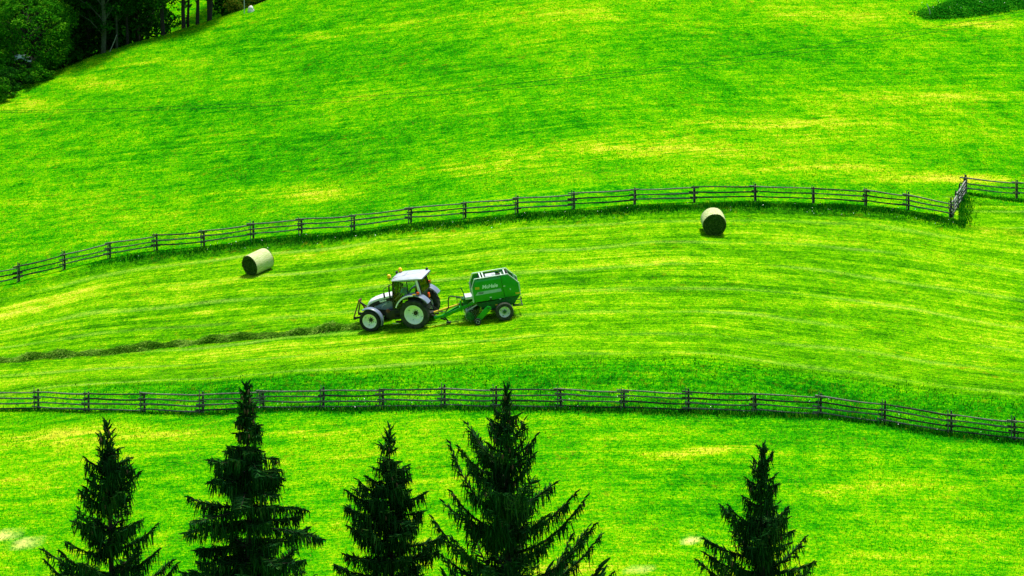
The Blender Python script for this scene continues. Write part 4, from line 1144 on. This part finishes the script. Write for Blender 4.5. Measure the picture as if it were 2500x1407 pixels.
cone_me = None
def cone_mesh():
    mb = MB(); prof = [(0, .006)]
    for i in range(7): z = -.012 - .016 * i; prof += [(z, .021 * math.sin(.55 + .33 * i) + .004), (z - .008, .021 * math.sin(.55 + .33 * i) - .001)]
    prof.append((-.13, .002)); mb.lathe(prof, n=8, axis='Z')
    o_ = mb.build('cone', m_cone); me_ = o_.data; bpy.data.objects.remove(o_); return me_

def spruce(apex, y, prof, rise, curtain, label, seed, column=0.0, dens=1.0, ncone=40):
    global cone_me
    rs = np.random.default_rng(seed)
    A = ray(*apex) * y; sc = F / y                               # photo pixels per metre there
    gz = float(terr(A[0], A[1])); H = A[2] - gz
    root = empty('spruce_tree', loc=(A[0], A[1], gz)); tag(root, label, 'spruce tree', 'spruces standing at the foot of the slope')
    dd = np.array([p[0] for p in prof]) / sc; lw = np.array([p[1] for p in prof]) / sc; rw = np.array([p[2] for p in prof]) / sc
    def half(d, phi):
        k = np.cos(phi) * .5 + .5
        r_ = np.interp(d, dd, rw) * k + np.interp(d, dd, lw) * (1 - k)
        if d > dd[-1]: r_ += (d - dd[-1]) * .15
        return min(r_, 4.2)
    mb = MB(); zs = np.linspace(-.3, H, 26)
    ph = rs.uniform(0, 6)
    mb.tube([(.05 * math.sin(z * .4 + ph), .05 * math.cos(z * .3 + ph), z) for z in zs], [max(.012, .015 * (H - z) + .012) for z in zs], 9)
    vis = 480 / sc + .6
    brV = mb; P = []; D = []; L = []; W = []; Sd = []; tips = []
    d = .10; whorl = 0
    while d < H - 2.0:
        fine = d < vis
        nb = int(rs.choice([6, 7, 8])) if d > .8 else (5 if d > .45 else 3); ph0 = rs.uniform(0, 6.28)
        for b in range(nb):
            phi = ph0 + b * 2 * math.pi / nb + rs.normal(0, .22); dj = rs.normal(0, .05)
            R_ = half(d, phi) * rs.choice([.55, .8, .95, 1.05, 1.18], p=[.18, .2, .24, .22, .16])
            R_ = max(.05, R_ - min(.13, .33 * R_))
            z0 = H - d - R_ * rise * .45 + dj
            top = max(0, 1 - d / .9)                             # leader shoots point upwards
            k1 = rise * .25 + 1.6 * top - .10; k2 = rise * .65 + rs.normal(.0, .14) + .05
            nn = 7; ts = np.linspace(0, 1, nn)
            sway = rs.normal(0, .08)
            cx = np.stack([np.cos(phi + sway * ts ** 2) * R_ * ts, np.sin(phi + sway * ts ** 2) * R_ * ts, z0 + R_ * (k1 * ts + k2 * ts ** 2.2)], 1)
            brV.tube(cx, list(np.linspace(.012 + .012 * R_, .006, nn)), 5)
            tips.append((d, cx[-1], cx))
            sp = (.019 if fine else .20) / dens
            m = max(4, int(R_ / sp))
            t = np.sort(rs.uniform(.06 if R_ > .4 else .0, 1, m))
            c = np.stack([np.interp(t, ts, cx[:, j]) for j in range(3)], 1)
            out = np.array([math.cos(phi), math.sin(phi), k1 + k2]); out /= np.linalg.norm(out)
            lat = np.array([-math.sin(phi), math.cos(phi), 0.])
            big = 1.0 if fine else 2.2
            # needle-clad axis
            q = max(3, int(R_ / .10)); tq = np.linspace(.05, 1, q); cq = np.stack([np.interp(tq, ts, cx[:, j]) for j in range(3)], 1)
            for rot in (lat, np.array([0, 0, 1.])):
                P.append(cq - out * .04); D.append(np.tile(out, (q, 1)) + rs.normal(0, .12, (q, 3))); L.append(np.full(q, .20 * big)); W.append(np.full(q, .055 * big)); Sd.append(np.tile(rot, (q, 1)))
            # side twigs, fanning out and forward
            sg = rs.choice([-1, 1], m)
            l = (.10 + .34 * min(1, R_ / 1.2) * np.sin(np.pi * (.12 + .80 * t)) ** .8) * rs.uniform(.55, 1.1, m) * (big ** .5)
            dv = out[None] * rs.uniform(.4, .9, m)[:, None] + lat[None] * sg[:, None] + np.array([0, 0, 1.])[None] * rs.normal(.02 + .35 * top, .22, m)[:, None]
            for rep in range(2):
                P.append(c); D.append(dv); L.append(l); W.append(np.full(m, .036 * big)); Sd.append(rs.normal(0, 1, (m, 3)))
            # side twigs end in hanging tassels, the curtain under the branch
            dn = dv / np.linalg.norm(dv, axis=1)[:, None]
            for rep in range(2):
                k = rs.random(m) < curtain * min(1, R_ / .28)
                if k.sum() == 0: continue
                st = c[k] + dn[k] * (l[k] * rs.uniform(.1, 1, k.sum()))[:, None]
                hl = rs.uniform(.08, .42, k.sum()) * min(1, .42 + R_ / 1.3) * (big ** .5) * (.55 + .9 * np.sin(np.pi * np.clip(t[k], 0, 1) ** .9))
                hd = np.stack([rs.normal(0, .16, k.sum()), rs.normal(0, .16, k.sum()), -np.ones(k.sum())], 1) + out[None] * .12
                for r2 in range(2):
                    P.append(st); D.append(hd); L.append(hl); W.append(np.full(k.sum(), .030 * big)); Sd.append(rs.normal(0, 1, (k.sum(), 3)))
        whorl += 1
        d += (.15 + .125 * min(d, 3.2)) * rs.uniform(.75, 1.3) if fine else .6
        if d > vis and fine: d += .1
    # leader
    q = 10; P.append(np.stack([np.zeros(q), np.zeros(q), H - np.linspace(.45, -.02, q)], 1)); D.append(np.tile([0, 0, 1.], (q, 1)) + rs.normal(0, .25, (q, 3))); L.append(np.full(q, .10)); W.append(np.full(q, .035)); Sd.append(rs.normal(0, 1, (q, 3)))
    P = np.concatenate(P); D = np.concatenate(D); L = np.concatenate(L); W = np.concatenate(W); Sd = np.concatenate(Sd)
    W = W * rs.uniform(.6, 1.25, len(W))
    cr = link_mesh('crown', raw_mesh('crown', strips(P, D, L, W, Sd), quads=strip_quads(len(P))), m_needle, root)
    brV.build('trunk', m_bark, root)
    if cone_me is None: cone_me = cone_mesh()
    tips = [t for t in tips if t[0] < vis * .8 and t[0] > .12]
    rs.shuffle(tips)
    for i in range(min(ncone, len(tips) * 2)):
        dq, tp, cx = tips[i % len(tips)]
        s = rs.uniform(.45, 1.0); pt = [np.interp(s, np.linspace(0, 1, 7), cx[:, j]) for j in range(3)]
        c_ = bpy.data.objects.new('cone', cone_me); COL.objects.link(c_); c_.parent = root
        c_.location = (pt[0] + rs.normal(0, .03), pt[1] - abs(rs.normal(.06, .05)), pt[2] - .05); k = rs.uniform(1.0, 1.5); c_.scale = (k, k, k); c_.rotation_euler = (rs.normal(0, .15), rs.normal(0, .15), rs.uniform(0, 6))
    return root
spruce((262, 1030), 112, [(0, 4, 4), (30, 16, 14), (60, 36, 28), (110, 62, 78), (170, 62, 70), (190, 108, 60), (240, 125, 100), (290, 140, 140), (340, 148, 128), (400, 160, 140), (480, 190, 170)], .55, .75, 'leftmost spruce, broad and dense with upswept branch tips', 31)
spruce((600, 940), 110, [(0, 5, 5), (30, 24, 26), (70, 34, 36), (120, 34, 48), (150, 36, 42), (175, 105, 46), (200, 90, 108), (260, 140, 95), (320, 178, 172), (380, 120, 176), (440, 165, 150), (500, 190, 190)], .06, .95, 'tall spruce with a bare narrow spire and level drooping branches in curtains', 42, column=1.3)
spruce((952, 1050), 114, [(0, 4, 4), (40, 28, 20), (80, 42, 36), (120, 58, 76), (165, 98, 90), (215, 115, 95), (250, 112, 118), (300, 124, 130), (345, 150, 140), (420, 165, 160)], .35, .85, 'slim pointed spruce left of the largest spruce, its branches in even tiers', 53)
spruce((1237, 945), 108, [(0, 3, 3), (42, 12, 10), (70, 34, 32), (115, 70, 62), (150, 100, 80), (200, 138, 118), (260, 146, 172), (330, 140, 196), (380, 160, 205), (440, 190, 232), (500, 220, 250)], .75, .62, 'largest and bushiest spruce, reaching up past the lower fence', 64, dens=1.1)
spruce((1862, 1095), 116, [(0, 6, 6), (30, 30, 24), (80, 42, 46), (130, 34, 36), (165, 96, 92), (200, 90, 92), (240, 130, 96), (290, 126, 150), (320, 160, 140), (400, 190, 190)], .62, .8, 'rightmost spruce standing alone with a narrow neck under its tip', 75)

# ------------------------------------------------------------------ broadleaved trees at the edge of the wood
m_trunk = mat('dark_trunk_bark', (.030, .026, .018), .95, var=.5, scale=6, bump=.7, bscale=14)
m_trunk_g = mat('mossy_grey_bark', (.060, .078, .042), .95, var=.5, scale=7, bump=.6, bscale=14)
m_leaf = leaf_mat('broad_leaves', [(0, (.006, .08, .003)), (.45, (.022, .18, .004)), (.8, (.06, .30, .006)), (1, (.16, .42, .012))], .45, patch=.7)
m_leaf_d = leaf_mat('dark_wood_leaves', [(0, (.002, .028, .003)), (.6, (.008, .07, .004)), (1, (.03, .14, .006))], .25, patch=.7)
def leaves(C, rad, n, rs, size, flat=.6):
    """oval leaf faces (six corners) scattered through a clump"""
    u = rs.normal(0, 1, (n, 3)); u /= np.linalg.norm(u, axis=1)[:, None]
    P = C + u * (rad * rs.uniform(.2, 1, n) ** .5)[:, None] * np.array([1, 1, .62])
    nrm = u * .5 + np.array([0, 0, flat]) + rs.normal(0, .45, (n, 3)); nrm /= np.linalg.norm(nrm, axis=1)[:, None]
    a = np.cross(nrm, rs.normal(0, 1, (n, 3))); a /= np.linalg.norm(a, axis=1)[:, None]; b = np.cross(nrm, a)
    s = (size * rs.uniform(.6, 1.3, n))[:, None]
    dr = nrm * s * .18
    return np.stack([P - a * s, P - a * s * .35 + b * s * .45 - dr, P + a * s * .4 + b * s * .4 - dr, P + a * s, P + a * s * .4 - b * s * .4 - dr, P - a * s * .35 - b * s * .45 - dr], 1).reshape(-1, 3)
def leaf_mesh(Vs):
    V = np.concatenate(Vs); n = len(V) // 6; b = np.arange(n) * 6
    return raw_mesh('crown', V, quads=np.concatenate([np.stack([b, b + 1, b + 2, b + 3], 1), np.stack([b, b + 3, b + 4, b + 5], 1)]))
def broadleaf(name, base, H, cw, c0, r0, label, cat, seed, lm, tm, group=None, clumps=90, per=70, size=.10, lean=0.0, fork=False, crad=.55, yw=None, shell=.55):
    """trunk from base, crown an uneven spheroid from height c0 to H, half-width cw"""
    rs = np.random.default_rng(seed)
    root = empty(name, loc=base); tag(root, label, cat, group)
    mb = MB(); zt = H * .8
    stems = [(0, 1.0)] if not fork else [(-.25, .8), (.28, .75)]
    tops = []
    for off, k in stems:
        pts = [(off * (0 if z < .1 else min(1, z / 6)) + lean * z + .06 * math.sin(z * .9 + seed), .05 * math.cos(z * .7 + seed), z) for z in np.linspace(-.8, zt, 12)]
        mb.tube(pts, [r0 * k * (1.25 if i == 0 else 1) * (1 - .8 * i / 11) for i in range(12)], 9); tops.append(pts)
    yw = yw or cw
    Vs = []
    for c in range(clumps):
        u = rs.normal(0, 1, 3); u /= np.linalg.norm(u); rr = rs.uniform(shell, 1.0) ** .6
        cz = (c0 + H) / 2 + u[2] * rr * (H - c0) / 2
        C = np.array([u[0] * rr * cw + lean * cz, u[1] * rr * yw, cz])
        C *= np.array([1, 1, 1]) ; lump = 1 + .18 * math.sin(3 * math.atan2(u[1], u[0]) + seed) + .12 * math.sin(5 * u[2] + seed); C[:2] *= lump
        rad = crad * rs.uniform(.6, 1.35)
        Vs.append(leaves(C, np.full(per, rad), per, rs, size))
        if c % 4 == 0:                                            # limb to every fourth clump
            zz = max(.5, cz - abs(C[0]) * .6 - .4); zz = min(zz, zt)
            i = int((zz + .8) / (zt + .8) * 11); p0 = tops[c % len(tops)][min(i, 11)]
            mid = ((p0[0] + C[0]) / 2, (p0[1] + C[1]) / 2, (p0[2] + C[2]) / 2 + .25)
            mb.tube([p0, mid, tuple(C)], [r0 * .28, r0 * .18, .015], 5)
    mb.build('trunk', tm, root)
    link_mesh('crown', leaf_mesh(Vs), lm, root)
    return root
def crest_pt(u, s):
    """a ground point s metres behind the crest in the direction of image column u"""
    y = 270.
    for _ in range(8): y = float(CREST((u - 1250) / F * y)) + s
    return G((u - 1250) / F * y, y)
# big light-leaved tree and the shrubs in front of the wood
B = crest_pt(62, 3.5)
broadleaf('leafy_tree', B, 6.4, 3.75, .7, .20, 'large leafy green tree at the left edge, sunlit along its right side', 'tree', 5, m_leaf, m_trunk, clumps=420, per=85, size=.085, crad=.55, yw=3.0, shell=.72)
def shrub(u, s, w_, h_, label, seed, lm, cat='shrub', n=34, per=90, size=.07, grp='bushes at the edge of the wood'):
    b = crest_pt(u, s); return broadleaf('shrub', b, h_, w_, .05, .05, label, cat, seed, lm, m_trunk, grp, clumps=n, per=per, size=size, crad=.36, shell=.3)
shrub(22, -1.0, 1.5, 1.9, 'low dark bush at the far left edge below the leafy tree', 6, m_leaf_d)
shrub(75, -.4, 1.2, 1.45, 'low bush in front of the pale sheet, flecked with light leaves', 7, m_leaf)
shrub(-20, -1.6, 1.3, 1.7, 'bush cut by the left picture edge, lowest on the slope', 8, m_leaf)
shrub(12, 1.9, 1.0, 3.2, 'lighter bush above the pale sheet at the left edge', 9, m_leaf, n=40)
shrub(178, 2.2, .8, .9, 'small dark bush under the leafy tree at the meadow edge', 10, m_leaf_d, n=18)
shrub(585, 5.0, 1.3, 1.9, 'reddish green bush just behind the crest near the white stone', 12, leaf_mat('rust_leaves', [(0, (.02, .08, .004)), (.6, (.06, .13, .006)), (1, (.14, .12, .01))], .4), n=30)
# pale sheet lying on a stack behind the bushes
p = crest_pt(44, 1.5)
root = empty('covered_stack', loc=p); tag(root, 'pale blue grey sheet over a low stack, half hidden by bushes at left', 'tarpaulin')
mb = MB(); k = 12; vs = []
for i in range(k):
    for j in range(6):
        x = -.95 + 1.9 * i / (k - 1); y = -.5 + j * .2
        vs.append((x, y, 2.02 + .10 * math.sin(x * 3.2 + 1) + .06 * math.sin(x * 7 + j) - .22 * abs(x) ** 2 * .4 - (.25 if j in (0, 5) else 0)))
mb.add(vs, [(i * 6 + j, (i + 1) * 6 + j, (i + 1) * 6 + j + 1, i * 6 + j + 1) for i in range(k - 1) for j in range(5)]); sh_ = mb.build('sheet', mat('pale_tarpaulin', (.52, .58, .74), .4, var=.25, scale=4), root)
md = sh_.modifiers.new('thickness', 'SOLIDIFY'); md.thickness = .015
mb = MB()
for q in range(6):
    for r_ in range(7): mb.tube([(-.85 + r_ * .28, -.42, .15 + q * .34), (-.85 + r_ * .28, .42, .15 + q * .34)], .13, 8)
mb.build('log_pile', m_trunk, root)
# trunks on the crest
TR = [(252, 1.4, .20, 13, 1.7, 'mossy grey trunk standing at the meadow edge, left of the leaning stick', m_trunk_g, m_leaf_d, False),
      (283, 2.6, .10, 11, 2.4, 'thin grey stem behind the leaning stick', m_trunk_g, m_leaf_d, False),
      (309, 3.0, .11, 12, 2.0, 'thin shaded trunk deep under the dark crowns', m_trunk, m_leaf_d, False),
      (397, 2.6, .17, 14, 1.8, 'dark straight trunk left of the bright gap in the wood', m_trunk, m_leaf, False),
      (449, 2.8, .17, 14, 2.3, 'dark trunk first of the close group on the crest', m_trunk, m_leaf, False),
      (461, 3.2, .11, 13, 2.8, 'narrow dark trunk close beside a thicker one on the crest', m_trunk, m_leaf_d, False),
      (483, 2.6, .15, 14, 2.5, 'dark trunk between the narrow one and the forked one', m_trunk, m_leaf_d, False),
      (511, 2.4, .24, 14, 2.3, 'forked dark trunk highest on the crest, two stems from one foot', m_trunk, m_leaf, True)]
for i, (u, s, r0, H, c0, lab, tm, lm, fk) in enumerate(TR):
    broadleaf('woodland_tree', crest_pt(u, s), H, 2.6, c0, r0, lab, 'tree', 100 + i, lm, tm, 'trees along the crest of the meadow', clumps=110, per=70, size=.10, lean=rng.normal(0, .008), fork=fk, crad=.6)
# trees on the far side of the hollow: dark wall of crowns
FT = [(-40, 17), (40, 20), (110, 17), (165, 19), (215, 12), (240, 16), (262, 10), (300, 13), (335, 9), (362, 16), (150, 26), (60, 27), (260, 24), (330, 26), (595, 18), (640, 12), (690, 15), (560, 30), (740, 13), (-80, 14), (0, 30), (200, 34)]
for i, (u, s) in enumerate(FT):
    H = rng.uniform(13, 17)
    lab = ['dark crown filling the shadowed wood behind the crest trunks', 'deep green tree far back in the wood'][0]
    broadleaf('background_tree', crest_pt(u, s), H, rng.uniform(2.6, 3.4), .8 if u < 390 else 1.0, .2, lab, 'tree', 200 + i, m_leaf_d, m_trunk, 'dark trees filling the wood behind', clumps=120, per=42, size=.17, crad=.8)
# stick leaning in the shade, stone and post on the crest
p = crest_pt(276, .8); q = MB().tube([(-.28, 0, -.1), (.1, .05, .75), (.24, .1, 1.15)], [.03, .028, .02], 7).build('leaning_stick', m_wood_pale); q.location = p; tag(q, 'pale stick leaning at the foot of the thin stem', 'stick')
p = crest_pt(612, -.5); mb = MB(); secs = []
for i, (z, rx) in enumerate(((-.15, .25), (.05, .245), (.18, .235), (.24, .20), (.27, .205), (.38, .17), (.46, .09), (.48, .02))):
    secs.append([(rx * math.cos(t) * (1 + .08 * math.sin(3 * t + i)), rx * .8 * math.sin(t), z + .02 * math.sin(2 * t + i)) for t in [2 * math.pi * j / 16 for j in range(16)]])
mb.loft(secs); q = mb.build('white_stone', mat('whitewashed_stone', (.70, .72, .66), .8, var=.35, scale=7, bump=.4), smooth=45); q.location = p + Vector((0, .3, .02)); tag(q, 'rounded white stone on the skyline of the meadow, right of the thin post', 'stone')
p = crest_pt(596, -.3); q = MB().tube([(0, .3, -.3), (.0, .3, .8), (-.02, .3, 1.9)], [.03, .03, .028], 8).build('marker_post', mat('grey_post_paint', (.42, .44, .45), .6, var=.2)); q.location = p; tag(q, 'thin pale post standing beside the white stone', 'post')
# ------------------------------------------------------------------ patch of tall weeds and its stake at the upper right
p = hit(2270, 42); q = MB().tube([(.03, 0, -.3), (0, 0, .4), (-.22, .1, .95)], [.025, .024, .02], 7).build('field_stake', m_wood_pale); q.location = p; tag(q, 'pale leaning stake at the corner of the dark weed patch', 'stake')
lo_e = [hit(u, v) for u, v in ((2255, 44), (2330, 44), (2400, 38), (2500, 22), (2600, 10))]
le = pchip([a.x for a in lo_e], [a.y for a in lo_e])
n = 30000; x = rng.uniform(lo_e[0].x, 42, n); y = le(x) + rng.uniform(0, 1, n) * np.clip((x - lo_e[0].x) * 1.0 + .6, 0, 12) + rng.normal(0, .22, n); x = x - np.abs(rng.normal(0, .5, n)) * (rng.random(n) < .15)
PW = on_ground(x, y); h = rng.uniform(.15, .5, n) * (.45 + .55 * ss(-.2, .7, y - le(x))) * (.4 + .6 * ss(0, 2, x - lo_e[0].x))
VS = []
u3 = PW + np.stack([rng.normal(0, .05, n), rng.normal(0, .05, n), h * rng.uniform(.3, 1, n)], 1)
rs = np.random.default_rng(77)
wl = leaves(u3, np.full(n, .08), n, rs, .085, .7)
o = link_mesh('weed_patch', leaf_mesh([wl]), leaf_mat('nettle_leaves', [(0, (.003, .10, .003)), (.6, (.012, .20, .004)), (1, (.06, .34, .008))], .4, patch=.8)); tag(o, 'dark green patch of tall weeds in the upper right corner', 'weeds', kind='stuff')
# white flower heads in the long grass
def flowers(X, Y, Hh, name, lab):
    n = len(X); P = on_ground(X, Y); P[:, 2] += Hh
    V = leaves(P, np.full(n, .01), n, rs, .034, 1.2)
    o_ = link_mesh(name, leaf_mesh([V]), mat('white_petals', (.75, .78, .66), .7)); tag(o_, lab, 'flowers', kind='stuff')
xa = rng.uniform(lo_e[0].x, 41, 60); ya = le(xa) + rng.uniform(.3, 5, 60)
xb = rng.uniform(-24, 26, 110); yb = FENCE_U(xb) - rng.uniform(.7, 1.5, 110)
xc = rng.uniform(-14, 24, 90); yc = FENCE_L(xc) + rng.uniform(-.8, 2.4, 90)
flowers(np.concatenate([xa, xb, xc]), np.concatenate([ya, yb, yc]), np.concatenate([np.full(60, .5), rng.uniform(.1, .4, 110), rng.uniform(.12, .3, 90)]), 'wild_flowers', 'scattered white flower heads in the long grass by the fences')
# ------------------------------------------------------------------ overhead wires crossing in front of the slope
def wire(pts, dist, label):
    us = [a for a, b in pts]; f = np.polyfit(us, [b for a, b in pts], 2)
    P = []
    for i, u in enumerate(np.linspace(-900, 3400, 60)):
        dd = dist
        P.append(Vector(ray(u, float(np.polyval(f, u)))) * dd)
    m_ = MB().tube(P, .0048, 6).build('overhead_wire', mat('dull_wire', (.008, .045, .004), .8, spec=.1)); tag(m_, label, 'wire', 'overhead wires crossing the upper meadow')
wire([(0, 270), (420, 262), (1200, 209), (1560, 170), (1900, 128), (2200, 80)], 96, 'upper of the two thin wires sagging across the upper meadow')
wire([(50, 275), (500, 265), (1200, 220), (1560, 184), (1900, 138), (2200, 92)], 100, 'lower of the two thin wires sagging across the upper meadow')
